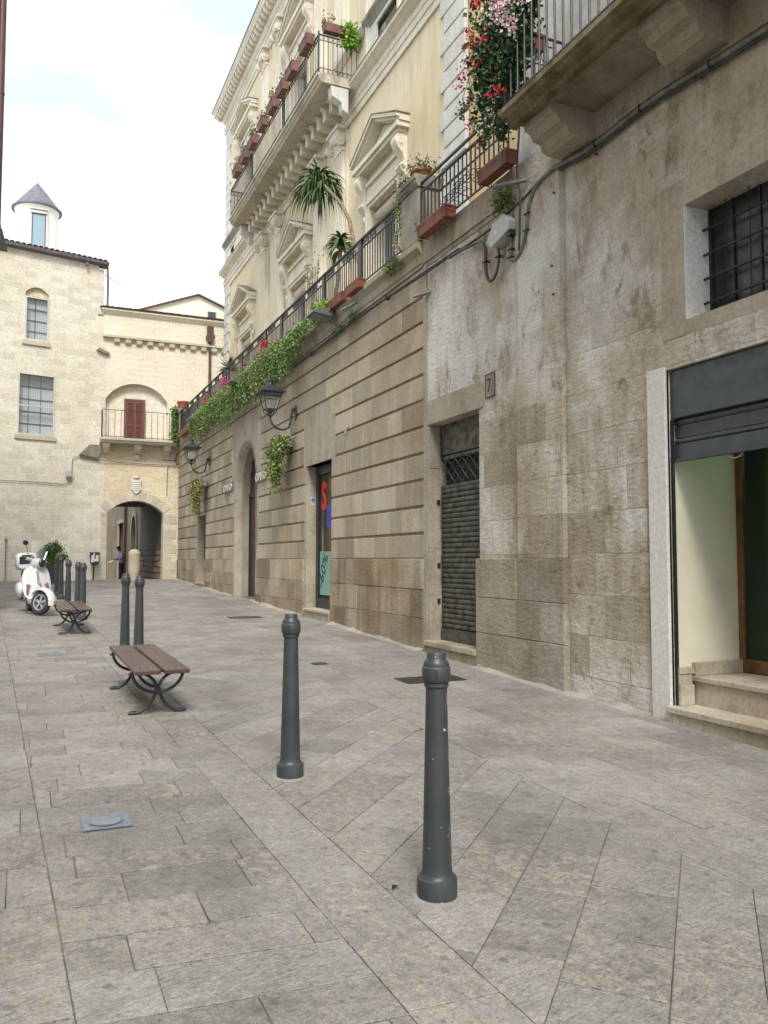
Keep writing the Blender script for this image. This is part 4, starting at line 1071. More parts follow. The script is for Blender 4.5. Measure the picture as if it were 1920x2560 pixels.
# string course on corbels, eaves, gutter
m = MB(); m.box(2.63, 7.6, FY-.16, FY, 10.42, 10.50); m.box(2.63, 7.6, FY-.12, FY, 10.501, 10.53); m.build('string_course', 'arch', gh)
x = 3.05
while x < 7.5:
    m = MB(); m.prism([(FY, 10.20), (FY-.07, 10.20), (FY-.12, 10.26), (FY-.13, 10.419), (FY, 10.419)], 'x', x, x+.21); m.build('corbel', 'arch', gh); x += .425
m = MB(); m.prism([(FY, 11.36), (FY-.05, 11.38), (FY-.10, 11.45), (FY-.16, 11.50), (FY-.16, 11.56), (FY, 11.56)], 'x', 2.55, 7.7); m.build('eaves', 'castle3', gh)
m = MB(); m.prism([(FY-.16, 11.561), (FY-.20, 11.58), (FY-.21, 11.61), (FY+.2, 11.62), (FY+.2, 11.561)], 'x', 2.5, 7.7); m.build('gutter', 'copper', gh)
m = MB(); rq = random.Random(1)
for i in range(46): 
    x = 2.6+i*.11; m.prism([(FY-.10-rq.uniform(0, .05), 11.662), (FY+.5, 11.80+rq.uniform(-.02, .03)), (FY+.5, 11.665)], 'x', x, x+.09)
m.build('roof_tiles', 'tile', gh)
# louvred door in the niche
m = MB(); m.box(3.50, 3.57, FY+.16, FY+.249, 6.42, 8.08); m.box(4.23, 4.30, FY+.16, FY+.249, 6.42, 8.08); m.box(3.571, 4.229, FY+.16, FY+.249, 8.0, 8.08)
lv = m.build('louvred_door', 'shutterbrown', gh)
m = MB()
for a, b in ((3.575, 3.895), (3.905, 4.225)):
    m.box(a, a+.05, FY+.17, FY+.21, 6.44, 7.99); m.box(b-.05, b, FY+.17, FY+.21, 6.44, 7.99)
    for z0, z1 in ((6.44, 6.53), (6.98, 7.04), (7.92, 7.99)): m.box(a+.051, b-.051, FY+.17, FY+.21, z0, z1)
    z = 6.54
    while z < 7.90:
        if not 6.95 < z < 7.03: m.prism([(FY+.18, z), (FY+.21, z+.03), (FY+.21, z+.042), (FY+.18, z+.012)], 'x', a+.051, b-.051)
        z += .042
    m.box(a+.05, b-.05, FY+.212, FY+.22, 6.53, 7.95)
m.build('louvre_leaf', 'shutterbrown', lv)
# small balcony
m = MB(); m.prism([(FY, 6.20), (FY-.58, 6.20), (FY-.62, 6.27), (FY-.66, 6.30), (FY-.66, 6.385), (FY, 6.395)], 'x', 2.58, 5.42); sb = m.build('balcony', 'arch', gh)
for a in (2.68, 3.86, 4.98):
    m = MB(); m.prism([(FY, 5.82), (FY-.12, 5.86), (FY-.20, 5.95), (FY-.40, 6.02), (FY-.48, 6.19), (FY, 6.19)], 'x', a, a+.26)
    if a == 3.86: m.prism([(FY, 5.62), (FY-.10, 5.66), (FY-.13, 5.819), (FY, 5.819)], 'x', 3.90, 4.08)
    m.build('balcony_corbel', 'trim', sb)
m = MB(); yb0 = FY-.60; P_ = [(2.63, FY), (2.63, yb0), (5.38, yb0), (5.38, FY)]
for (xa, ya), (xb, yb_) in zip(P_, P_[1:]):
    for z in (6.43, 7.46): m.tube([(xa, ya, z), (xb, yb_, z)], .013, 6)
    d = math.hypot(xb-xa, yb_-ya); n = max(1, round(d/.232))
    for i in range(n+1):
        t = i/n; m.tube([(xa+(xb-xa)*t, ya+(yb_-ya)*t, 6.39), (xa+(xb-xa)*t, ya+(yb_-ya)*t, 7.46)], .0095, 5)
m.build('balcony_railing', 'iron', sb)
# hopper and downpipe
dp = wthing('downpipe', 'red-brown rainwater pipe with hopper head on the gate house', 'drainpipe', (6.8, FY-.1, 9))
m = MB(); m.tube([(6.82, FY-.08, 10.62), (6.82, FY-.08, 6.7)], .055, 10); m.build('pipe', 'copper', dp, smooth=True)
m = MB(); m.box(6.69, 6.94, FY-.2, FY-.01, 10.92, 11.28); m.prism([(6.66, 10.915), (6.97, 10.915), (6.99, 10.80), (6.88, 10.6), (6.76, 10.6), (6.64, 10.80)], 'y', FY-.26, FY-.01); m.build('hopper', 'copper', dp)
for z in (10.2, 9.3, 8.3, 7.3):
    m = MB(); m.tube([(6.82, FY-.08, z), (6.82, FY-.08, z+.04)], .066, 10); m.build('pipe_clip', 'copper', dp)

# ================================================================ STONE HOUSE on the left, set at an angle
LA = R(12.1); LO = (2.78, FY)
lh = wthing('stone_house', 'tall pale ashlar house with two wire-caged windows and tiled eaves', 'building', (0, 33, gz(33)))
def lhb(m, name, mat, par=lh, **k): rot_xy(m, LO, LA); return m.build(name, mat, par, **k)
X0 = 2.78
def holewall(m, y0, y1, x0, x1, z0, z1, hs):
    t = MB(); wallgrid(t, y0, y1, x0, x1, z0, z1, hs); m.add([(b, a, c) for a, b, c in t.v], t.f)
wxs = lambda x: X0-(X0-x)/math.cos(LA)          # along-facade coordinate of a world x
w1 = (wxs(-.18), wxs(.64), 9.85, 11.9); w2 = (wxs(-.36), wxs(.92), 6.30, 8.62)
m = MB(); holewall(m, FY, FY+.5, -12, X0-.36, .2, 13.3, [w1, w2]); holewall(m, FY, FY+.5, X0-.358, X0-.14, 11.3, 13.1, []); lhb(m, 'facade', 'castle')
m = MB(); m.box(X0-.359, X0, FY+.001, FY+.4, .2, 9.72); m.prism([(X0-.36, 9.72), (X0, 9.72), (X0-.10, 10.3), (X0-.36, 11.2)], 'y', FY+.001, FY+.4); lhb(m, 'buttress', 'castle')
m = MB(); m.box(X0-.36, X0-.14, FY+.05, FY+.45, 10.0, 13.1); lhb(m, 'return_wall', 'castle')
m = MB(); m.prism([(X0-.40, 9.85), (X0+.06, 9.70), (X0+.10, 9.78), (X0-.30, 9.95)], 'y', FY-.12, FY+.3); lhb(m, 'buttress_cap', 'ledge')
m = MB(); m.box(-12, X0-.3, FY+.5, FY+7, .2, 13.2); lhb(m, 'body', 'castle')
m = MB(); m.prism([(FY-.10, 13.22), (FY-.22, 13.26), (FY-.24, 13.36), (FY+.3, 13.36), (FY+.3, 13.22)], 'x', -12, X0-.02); lhb(m, 'gutter', 'tile')
m = MB(); m.tube([(X0-.05, FY-.06, 13.2), (X0-.02, FY-.06, 12.6), (X0-.02, FY-.06, 11.6)], .05, 8); m.tube([(X0-.85, FY-.16, 13.2), (X0-.85, FY-.16, 13.08)], .06, 8); lhb(m, 'rain_spout', 'tile')
m = MB(); x = -5.
while x < X0: m.rings([[(x+.085*math.cos(t), y, z+.07*math.sin(t)) for t in [math.pi*i/6 for i in range(7)]] for y, z in ((FY-.26, 13.36), (FY+1.2, 13.75))], closed=False, cap=False); x += .2
m.box(-12, X0, FY-.2, FY+.2, 13.362, 13.37); lhb(m, 'roof_tiles', 'tile')
def caged(wd, name, nx, nz_, blind=0):
    a, b, c, d = wd; zt = d-blind; m = MB(); e = .055
    m.box(a-.0, a+e, FY-.03, FY+.03, c, zt); m.box(b-e, b, FY-.03, FY+.03, c, zt); m.box(a+e, b-e, FY-.03, FY+.03, c, c+e); m.box(a+e, b-e, FY-.03, FY+.03, zt-e, zt)
    if nz_ > 4: m.box(a+e, b-e, FY-.03, FY+.03, c+(zt-c)*.46, c+(zt-c)*.46+.05)
    o = lhb(m, name, 'trimw')
    m = MB(); m.box(a, b, FY+.30, FY+.31, c, zt); lhb(m, 'pane', 'painted_reflection', o)
    m = MB()
    for i in range(1, nx): x = a+(b-a)*i/nx; m.box(x-.010, x+.010, FY+.27, FY+.30, c, zt)
    for i in range(1, nz_): z = c+(zt-c)*i/nz_; m.box(a, b, FY+.268, FY+.30, z-.012, z+.012)
    lhb(m, 'glazing_bars', 'bargrey', o)
    m = MB(); n = int((b-a)/.062)
    for i in range(1, n): x = a+(b-a)*i/n; m.box(x-.003, x+.003, FY, FY+.003, c, zt)
    n = int((zt-c)/.062)
    for i in range(1, n): z = c+(zt-c)*i/n; m.box(a, b, FY-.004, FY-.001, z-.003, z+.003)
    lhb(m, 'wire_mesh', 'zinc', o)
    m = MB(); m.box(a-.08, b+.08, FY-.06, FY+.3, c-.16, c-.001); lhb(m, 'sill', 'arch', o)
    if blind: 
        m = MB(); m.box(a, b, FY+.12, FY+.3, zt+.001, d); lhb(m, 'blind_head', 'castle2', o)
    m = MB(); n = 10; hw = (b-a)/2; cx_ = (a+b)/2      # shallow arch stones filling the corners of the opening
    for i in range(n):
        t0, t1 = -1+2*i/n, -1+2*(i+1)/n
        f = lambda t: d-.22*t*t*(1 if blind else .35)
        m.prism([(cx_+hw*t0, f(t0)), (cx_+hw*t1, f(t1)), (cx_+hw*t1, d+.001), (cx_+hw*t0, d+.001)], 'y', FY+.004, FY+.3)
    lhb(m, 'arch_head', 'castle', o)
caged(w1, 'caged_window', 2, 4, .38); caged(w2, 'caged_window', 3, 5)
m = MB(); m.prism([(1.80, 5.70), (2.18, 6.12), (2.79, 6.12), (2.45, 5.62)], 'y', FY-.16, FY+.02); lhb(m, 'sloping_stone', 'pier')
# round turret on the roof behind
tu = wthing('roof_turret', 'white round roof turret with mauve conical cap', 'turret', (.16, 38, 13))
m = MB(); m.lathe([(.86, 13.2), (.86, 16.72), (.90, 16.76), (.93, 16.86)], (.16, 38, 0), 48); m.build('drum', 'turret', tu, smooth=True)
m = MB(); m.lathe([(1.02, 16.80), (1.03, 16.86), (.97, 16.90), (.30, 17.75), (.02, 18.08)], (.16, 38, 0), 48); m.build('conical_roof', 'slate', tu, smooth=True)
m = MB(); m.ell((.16, 38, 18.13), (.055, .055, .07)); m.build('finial', 'turret', tu, smooth=True)
m = MB(); m.box(-.10, .56, 37.05, 37.2, 16.40, 16.50); m.box(-.14, .60, 37.02, 37.3, 16.55, 16.61)
for a in (-.12, .52): m.box(a, a+.08, 37.1, 37.4, 14.9, 16.40)
f_ = m.build('window_surround', 'trimw', tu)
m = MB(); m.box(-.04, .52, 37.12, 37.16, 14.9, 16.40); m.build('window', 'bluepane', f_)
m = MB(); m.box(-.04, -.0, 37.10, 37.12, 14.9, 16.40); m.box(.48, .52, 37.10, 37.12, 14.9, 16.40); m.box(.0, .48, 37.10, 37.12, 16.36, 16.40); m.build('frame', 'copper', f_)
# gabled house peeping over the roofs
gb = wthing('gabled_house', 'distant pale gabled house with one small window', 'building', (7.5, 41, 10))
m = MB(); m.prism([(4.3, 8), (11.5, 8), (11.5, 13.2), (7.55, 14.66), (4.9, 13.62), (4.3, 13.4)], 'y', 40, 48); m.build('gable_wall', 'gable', gb)
m = MB(); m.prism([(4.1, 13.30), (7.55, 14.66), (11.6, 13.15), (11.6, 13.22), (7.55, 14.74), (4.1, 13.38)], 'y', 39.85, 48.1); m.build('roof_edge', 'copper', gb)
m = MB(); m.box(7.98, 8.46, 39.96, 40, 13.55, 13.95); f_ = m.build('window_frame', 'trimw', gb)
m = MB(); m.box(8.03, 8.41, 39.95, 39.958, 13.6, 13.92); m.build('pane', 'shut', f_)
# television aerials
ae = wthing('tv_aerial', 'thin television aerial above the gate house roof', 'aerial', (4.2, 37, 11.6))
m = MB(); m.tube([(4.05, 37, 11.5), (4.05, 37, 13.35)], .02, 6); m.build('mast', 'turret', ae)
m = MB(); m.tube([(3.80, 37, 13.42), (4.22, 37, 13.36)], .014, 5)
for i in range(5): m.tube([(3.84+i*.09, 36.85, 13.41-i*.012), (3.84+i*.09, 37.15, 13.41-i*.012)], .006, 4)
m.build('boom', 'zinc', ae)
ro = wthing('roof_stay', 'slanting iron stay running from the stone house eaves', 'stay rod', (3, 34.5, 13))
m = MB(); m.tube([(2.5, 34.2, 13.25), (3.6, 36.2, 13.42)], .02, 6); tag(m.build('rod', 'zinc', ro))
# ---------------------------------------------- left edge: corner of a tall house with its downpipe
le = wthing('tall_house', 'tall house with a red-brown downpipe at its corner, left of the scooter', 'building', (-3, 24, gz(20)))
m = MB(); m.box(-9, -.84, 19.35, 21.6, .2, 17.0); m.build('wall', 'ochre', le)
m = MB(); m.box(-9, -.66, 19.1, 21.8, 17.0, 17.3); m.build('eaves', 'trim', le)
m = MB(); m.tube([(-.73, 19.6, gz(19.6)), (-.73, 19.6, 16.9)], .085, 12)
for z in (3, 6, 9, 12, 15): m.tube([(-.73, 19.6, z), (-.73, 19.6, z+.05)], .094, 12)
m.build('downpipe', 'copper', le, smooth=True)
m = MB(); m.prism([(-.84, 9.0), (-.535, 8.98), (-.54, 9.05), (-.66, 9.5), (-.84, 9.6)], 'y', 21.0, 21.1); m.build('wall_bracket', 'flood', le)
# ---------------------------------------------- houses on the open side, behind and beside the viewer
ob = wthing('opposite_house', 'plain rendered house opposite the shops', 'building', (-9, 3, 0))
hs = [(y, y+1.1, z, z+1.9) for y in (-9, -5.5, -2, 1.5, 5, 8.5) for z in (1.4, 5.2, 9.0)]
m = MB(); wallgrid(m, 5.2, 5.6, -11, 12, -.5, 12.5, hs); m.v = [(-x, y, z) for x, y, z in m.v]; m.build('wall', 'ochre', ob)
m = MB(); m.box(-5.5, -5.42, -11, 12, .0, 12.3); m.build('pane', 'glass', ob)
m = MB(); m.box(-14, -5.05, -11.3, 12.3, 12.5, 12.8); m.build('roof', 'tile', ob)

# ================================================================ STREET FURNITURE
def make_bollard(mat, loc, label):
    t = thing('bollard', label, 'bollard', loc, 0, 'cast bollards along the street')
    prof = [(.001, 0), (.093, 0), (.094, .012), (.094, .088), (.0925, .092), (.086, .095), (.077, .104), (.0715, .118), (.069, .140), (.068, .17), (.059, .55), (.0500, .955), (.0500, .963), (.058, .972), (.058, .987), (.053, .992), (.001, .992)]
    m = MB(); m.lathe(prof, n=40); m.build('shaft', mat, t, smooth=True)
    m = MB(); m.lathe([(.001, .9925), (.061, .9925), (.067, 1.002), (.068, 1.058), (.066, 1.062), (.061, 1.066), (.0615, 1.075), (.056, 1.088), (.047, 1.098), (.045, 1.102), (.045, 1.124), (.041, 1.130), (.001, 1.133)], n=40)
    m.build('cap', mat, t, smooth=True)
    m = MB(); m.box(-.0695, -.0675, -.026, -.024, 1.0, 1.056); m.v = [(x*math.cos(.75)-y*math.sin(.75), x*math.sin(.75)+y*math.cos(.75), z) for x, y, z in m.v]; m.build('seam', 'iron', t)
    return t
def bl_(x, y): return (x, y, gz(y))
make_bollard('bollard2', bl_(1.80, 3.49), 'nearest and largest bollard, its street side chipped with white and rust')
b0 = make_bollard('bollard', bl_(1.735, 5.59), 'clean unchipped bollard standing alone in mid paving, second nearest of all')
for (x, y, lab) in ((1.45, 11.6, 'right one of the two bollards directly behind the nearer bench'), (1.345, 12.3, 'left one of the two bollards directly behind the nearer bench'),
                    (1.09, 17.45, 'right one of the two overlapping bollards behind the farther bench'), (1.03, 18.1, 'left one of the two overlapping bollards behind the farther bench'),
                    (.92, 19.75, 'single bollard between the farther bench and the farthest pair'), (.905, 23.2, 'nearer bollard of the farthest overlapping pair, by the potted shrub'), (.84, 24.3, 'farthest bollard, half hidden beside the potted shrub and scooter')):
    c = copy_tree(b0); c.location = bl_(x, y); c['label'] = lab
MT['mortar'] = stone('pale_mortar_bed', [(.24, .225, .205), (.31, .295, .27), (.36, .345, .315)], axes='XY', pits=.4, bump=.9, fine=45, big=3)
for i, (x, y) in enumerate(((1.80, 3.49), (1.735, 5.59))):
    rm = random.Random(i+4); m = MB(); N = 28; k = [rm.uniform(.105, .16) for _ in range(N)]; k = [(k[j]+k[j-1]+k[(j+1) % N])/3 for j in range(N)]
    m.rings([[(x+r_*math.cos(2*math.pi*j/N), y+r_*math.sin(2*math.pi*j/N), gz(y+r_*math.sin(2*math.pi*j/N))+h) for j, r_ in enumerate(rr)] for rr, h in (([.05]*N, .009), ([.10]*N, .010), (k, .0035), (k, .0))])
    bb = [o for o in bpy.data.objects if o.get('category') == 'bollard' and abs(o.location.x-x) < .01 and abs(o.location.y-y) < .01][0]
    o = m.build('mortar_bed', 'mortar', bb); o.matrix_parent_inverse = Matrix.Translation(bb.location).inverted()
def make_bench(loc, rz, label):
    t = thing('bench', label, 'bench', loc, rz, 'backless iron and wood benches'); Lh = .96
    for s_ in (-1, 1):
        m = MB(); a, b = sorted((s_*.018, s_*.245)); m.box(a, b, -Lh, Lh, .405, .443); pl = m.build('seat_plank', 'benchwood', t, bevel=.006)
        m = MB()
        for yy in (-Lh+.17, Lh-.17):
            for xx in (s_*.07, s_*.19): m.lathe([(.001, .4435), (.013, .4435), (.012, .4475), (.001, .448)], (xx, yy, 0), 8)
        m.build('bolt_heads', 'chrome', pl)
    def arc(cx_, cz, r, a0_, a1_, n=12, e=1): return [(cx_+r*e*math.cos(R(a0_+(a1_-a0_)*i/n)), cz+r*math.sin(R(a0_+(a1_-a0_)*i/n))) for i in range(n+1)]
    for yy in (-.70, .70):
        m = MB()
        for s_ in (-1, 1):
            lo = [(0, .215)]+[(s_*(.02+.16*(1-math.cos(R(q)))**.9+.03*math.sin(R(q))), .205-.19*math.sin(R(q))) for q in range(10, 91, 10)]
            lo += [(s_*.245, .022), (s_*.265, .014)]
            m.tube([(p, yy, q) for p, q in lo], [.017]*(len(lo)-2)+[.017, .010], 8)
            up = [(s_*.005, .20)]+[(s_*(.235*math.sin(R(q))), .20+.195*(1-math.cos(R(q)))) for q in range(12, 91, 8)]+[(s_*.238, .403)]
            m.tube([(p, yy, q) for p, q in up], .0155, 8)
            inn = [(s_*.005, .215)]+[(s_*(.20*(1-math.cos(R(q)))+.005), .215+.175*math.sin(R(q))) for q in range(10, 91, 10)]
            m.tube([(p, yy, q) for p, q in inn], .0145, 8)
            m.ell((s_*.255, yy, .380), (.016, .016, .014), 10, 6)
            m.ell((s_*.215, yy, .03), (.03, .014, .012), 8, 5)
        m.lathe([(.001, -.024), (.034, -.024), (.034, .024), (.001, .024)], (0, yy, .212), 14, 'y')
        m.box(-.235, .235, yy-.016, yy+.016, .385, .404)
        m.build('leg_frame', 'lampiron', t, smooth=True)
    m = MB(); m.tube([(0, -.70, .235), (0, -.15, .29), (0, 0, .30), (0, .15, .29), (0, .70, .235)], .011, 8); m.ell((0, 0, .30), (.028, .04, .028), 10, 6)
    m.build('stretcher', 'lampiron', t, smooth=True)
    return t
bn = make_bench((1.165, 8.73, gz(8.73)), R(1.5), 'nearer brown plank bench with curved iron legs')
c = copy_tree(bn); c.location = (.80, 15.65, gz(15.65)); c['label'] = 'farther brown plank bench, beside the white scooter'
for o in (bn, c): o.rotation_euler.x = math.atan(G)
# stone bollard before the archway
sb_ = wthing('stone_bollard', 'round-topped cream stone bollard standing before the archway', 'bollard', (3.86, 32.6, gz(32.6)))
m = MB(); z = gz(32.6)
m.lathe([(.001, -.02), (.14, 0), (.15, .12), (.205, .33), (.215, .45), (.212, .98), (.218, 1.0), (.218, 1.03), (.20, 1.08), (.15, 1.145), (.08, 1.185), (.001, 1.20)], (3.86, 32.6, z), 32); m.build('stone', 'domestone', sb_, smooth=True)
# litter bin on a post
bi = wthing('litter_bin', 'dark litter bin on a post pasted with torn white papers, by the archway', 'bin', (2.42, 33.2, gz(33.2)))
m = MB(); zb = 1.57
m.prism([(2.29, zb+.40), (2.655, zb+.40), (2.635, zb+.02), (2.58, zb-.08), (2.50, zb-.12), (2.42, zb-.12), (2.36, zb-.08), (2.31, zb+.02)], 'y', 33.02, 33.24); m.build('bin_body', 'binmetal', bi, bevel=.01)
m = MB(); m.tube([(2.425, 33.2, gz(33.2)-.02), (2.455, 33.2, 1.48)], .03, 8); m.build('post', 'binmetal', bi)
m = MB(); rr_ = random.Random(9)
for (a, b, c_, d, ro_) in ((2.325, 2.43, zb+.02, zb+.20, 0), (2.34, 2.45, zb+.17, zb+.30, .5), (2.50, 2.60, zb+.13, zb+.30, .1), (2.40, 2.46, zb+.26, zb+.37, .2)):
    m.prism([(a, c_), (b, c_+.02*ro_), (b+.02*ro_, d), (a+.03*ro_, d-.02)], 'y', 33.0135-.002*ro_, 33.0185)
m.build('pasted_papers', 'paper', bi)
m = MB(); m.box(2.43, 2.60, 33.014, 33.0185, zb+.05, zb+.16); m.build('poster', 'signw', bi)
# covers and grates let into the paving
def plate(name, label, cat, x0, x1, y0, y1, mat, slots=0, lift=.010, group=None):
    t = wthing(name, label, cat, ((x0+x1)/2, (y0+y1)/2, gz((y0+y1)/2)), group)
    m = MB(); m.box(x0, x1, y0, y1, 0, .006); m.v = [(x, y, z+gz(y)+lift-.006) for x, y, z in m.v]; m.build('cover', mat, t)
    if slots:
        m = MB(); n = slots
        for i in range(n):
            for j in range(max(1, int((y1-y0)/.06))):
                a = x0+.03+(x1-x0-.06)*i/n; b = y0+.02+j*.06; m.box(a, a+(x1-x0-.06)/n*.6, b, b+.035, 0, .0012)
        m.v = [(x, y, z+gz(y)+lift+.0002) for x, y, z in m.v]; m.build('slots', 'darkvoid', t)
    return t
MT['cover'] = simple('dull_steel_cover', (.085, .082, .078), .5, .4, var=.25, scale=20)
MT['steel'] = simple('brushed_steel_frame', (.22, .25, .30), .38, .5, var=.12, scale=30)
plate('drain_grate', 'dark drain grate in the paving near door 7', 'drain grate', 4.08, 4.86, 8.62, 9.02, 'cover', 16)
plate('manhole_cover', 'flat grey cover in the paving near the arched door', 'manhole cover', 3.92, 4.60, 16.78, 17.15, 'cover')
plate('small_cover', 'small metal cover in the paving behind the second bollard', 'manhole cover', 3.53, 3.73, 10.33, 10.5, 'cover')
plate('inspection_cover', 'faint bluish cover in the paving left of the bench', 'manhole cover', .20, .50, 12.3, 12.65, 'steel')
sp = plate('ground_light', 'square steel ground light with round glass, let into the paving', 'ground light', .338, .605, 4.97, 5.225, 'steel', lift=.012)
m = MB(); m.lathe([(.001, 0), (.085, 0), (.085, .004), (.078, .0045), (.001, .0045)], (.472, 5.098, gz(5.098)+.0125), 32); m.build('lens', 'floodglass', sp, smooth=True)
m = MB(); m.lathe([(.086, 0), (.098, 0), (.098, .003), (.086, .003), (.086, 0)], (.472, 5.098, gz(5.098)+.0125), 32); m.build('ring', 'steel', sp)
# small litter
for (nm, lab, x, y, mt, s_) in (('paper_scrap', 'tiny white paper scrap on the paving right of the near bollard', 2.75, 4.93+1.6, 'paper', .03), ('leaf_scrap', 'small black twig at the foot of the near bollard', 1.63, 3.62, 'iron', .035)):
    m = MB(); m.add([(x, y, gz(y)+.012), (x+s_, y+.01, gz(y)+.02), (x+s_*1.3, y+s_, gz(y)+.011), (x+.2*s_, y+s_*.7, gz(y)+.022)], [(0, 1, 2, 3)]); m.add([(x, y, gz(y)+.009), (x-s_*.7, y+.02, gz(y)+.012), (x-s_, y+s_*.6, gz(y)+.010)], [(0, 1, 2)])
    tag(m.build(nm, mt), lab, 'litter')

# ================================================================ WALL LANTERNS
def make_lantern(Y, dz, label):
    t = wthing('wall_lantern', label, 'street lantern', (W, Y, 5.0+dz), 'lanterns on curved wall arms')
    X = 4.96
    def zz(v): return v+dz
    m = MB(); m.rings([[(X+s1*r, Y+s2*r, zz(h)) for s1, s2 in ((-1, -1), (1, -1), (1, 1), (-1, 1))] for r, h in ((.275, 5.385), (.285, 5.40), (.285, 5.415), (.17, 5.50), (.085, 5.575))])
    m.lathe([(.075, 5.575), (.07, 5.62), (.055, 5.645), (.055, 5.655), (.075, 5.665), (.075, 5.69), (.04, 5.71), (.001, 5.715)], (X, Y, dz), 16); m.build('lantern_roof', 'lampiron', t)
    m = MB(); T, B = (.205, 5.384), (.125, 5.03)
    cs = [(-1, -1), (1, -1), (1, 1), (-1, 1)]
    for i, (a, b) in enumerate(cs):
        c_, d = cs[(i+1) % 4]
        m.tube([(X+a*T[0], Y+b*T[0], zz(T[1])), (X+a*B[0], Y+b*B[0], zz(B[1]))], .011, 6)
        for r, h in (T, B, (.188, 5.31)): m.tube([(X+a*r, Y+b*r, zz(h)), (X+c_*r, Y+d*r, zz(h))], .010, 6)
        m.tube([(X+a*B[0], Y+b*B[0], zz(B[1])), (X+a*.115, Y+b*.115, zz(4.97)), (X+a*.05, Y+b*.05, zz(4.90)), (X, Y, zz(4.86))], .011, 6)
    m.lathe([(.001, 4.84), (.035, 4.86), (.04, 4.90), (.03, 4.93), (.06, 4.98), (.075, 5.03), (.001, 5.035)], (X, Y, dz), 14); fr = m.build('lantern_frame', 'lampiron', t)
    m = MB(); m.rings([[(X+s1*r, Y+s2*r, zz(h)) for s1, s2 in cs] for r, h in ((.118, 5.04), (.198, 5.375))], cap=False); m.build('glass', 'clear', fr)
    m = MB(); pth = [(4.96, 4.86), (4.975, 4.78), (5.02, 4.69), (5.10, 4.625), (5.20, 4.592), (5.30, 4.60), (5.385, 4.66), (5.43, 4.76), (5.445, 4.88), (5.46, 4.98), (5.50, 5.035), (5.56, 5.05)]
    m.tube([(a, Y, zz(b)) for a, b in pth], [.016, .019, .021, .023, .024, .024, .024, .024, .024, .026, .028, .03], 10)
    for a, b in ((5.0, 4.73), (5.40, 4.66), (5.10, 4.62)): m.ell((a, Y, zz(b-.01)), (.035, .024, .022), 8, 5)
    m.ell((5.50, Y, zz(5.06)), (.06, .035, .05), 10, 6); m.build('curved_arm', 'lampiron', t, smooth=True)
    m = MB(); m.prism([(Y-.06, zz(4.86)), (Y+.06, zz(4.86)), (Y+.075, zz(5.0)), (Y+.05, zz(5.14)), (Y, zz(5.17)), (Y-.05, zz(5.14)), (Y-.075, zz(5.0))], 'x', 5.535, W-.002); m.build('wall_plate', 'lampiron', t, bevel=.006)
    return t
make_lantern(17.66, 0, 'nearer black wall lantern, above the thicker hanging ivy between shop window and arched door')
make_lantern(27.09, -.06, 'farther black wall lantern, above the yellowing ivy over the small side door')
hk = wthing('iron_hook', 'small curved rusty iron bracket at the far end of the palazzo wall', 'bracket', (5.4, 31.9, 5.6))
m = MB(); m.tube([(5.5, 31.2, 5.86), (5.36, 31.5, 5.84), (5.28, 31.9, 5.72), (5.27, 32.1, 5.5), (5.30, 31.95, 5.34), (5.38, 31.8, 5.36)], .03, 7); m.build('hook', 'copper', hk)

# ================================================================ CABLES, BOX, PIPES on the near wall
cb = wthing('cable_bundle', 'thick grey and black cable bundle clipped along the walls under balcony and terrace', 'cables', (5.5, 8, 6.1))
def cable(pts, r, mat, dx=0, n=8, name='cable'):
    P = [Vector((5.5+dx, *p)) for p in pts]; out = []
    for i in range(len(P)-1):
        a, b, c_, d = P[max(i-1, 0)], P[i], P[i+1], P[min(i+2, len(P)-1)]
        for j in range(6):
            t = j/6; out.append(.5*((2*b)+(c_-a)*t+(2*a-5*b+4*c_-d)*t*t+(3*b-a-3*c_+d)*t**3))
    out.append(P[-1]); m = MB(); m.tube(out, r, n); return m.build(name, mat, cb, smooth=True)
main = [(1.0, 6.02), (2.8, 5.99), (4.0, 6.0), (5.2, 6.07), (6.07, 6.14), (7.0, 6.11), (7.3, 6.14), (7.66, 6.17), (7.85, 6.16), (8.02, 6.11), (8.10, 6.04), (8.17, 5.95), (8.20, 5.82), (8.22, 5.70), (8.26, 5.58), (8.33, 5.47), (8.42, 5.41), (8.52, 5.395), (8.585, 5.43), (8.59, 5.50), (8.575, 5.62), (8.565, 5.74)]
cable(main, .027, 'cable2'); cable([(a, b-.035) for a, b in main[:10]], .016, 'cable', .02); cable([(a-.01, b+.028) for a, b in main[:8]], .010, 'cable', -.01)
cable([(a+.03, b-.0) for a, b in main[11:]], .016, 'cable', .022)
cable([(7.95, 6.16), (8.2, 6.10), (8.6, 6.05), (9.1, 6.0), (9.6, 6.0), (10.2, 6.02), (11.1, 6.03), (13.0, 6.08), (15.36, 6.05), (17.4, 6.03), (19, 6.0), (20.5, 5.98)], .017, 'cable')
cable([(9.9, 6.03), (11.5, 6.06), (14, 6.10), (17, 6.05), (21, 6.0), (27, 6.0), (31, 5.95)], .014, 'cable', -.01)
lp = [(10.2, 6.0), (9.89, 5.99), (9.6, 5.96), (9.37, 5.93), (9.25, 5.86), (9.19, 5.74), (9.19, 5.58), (9.17, 5.43), (9.13, 5.34), (9.06, 5.30), (8.97, 5.33), (8.90, 5.42), (8.87, 5.52), (8.87, 5.62), (8.90, 5.70)]
cable(lp, .018, 'cable'); cable([(a+.025, b+.005) for a, b in lp[:10]], .009, 'cable2', -.012)
cable([(8.32, 7.6), (8.33, 6.95), (8.38, 6.6), (8.37, 6.35), (8.32, 6.15), (8.33, 5.9), (8.34, 5.66), (8.36, 5.45)], .014, 'cable', -.03)
m = MB()
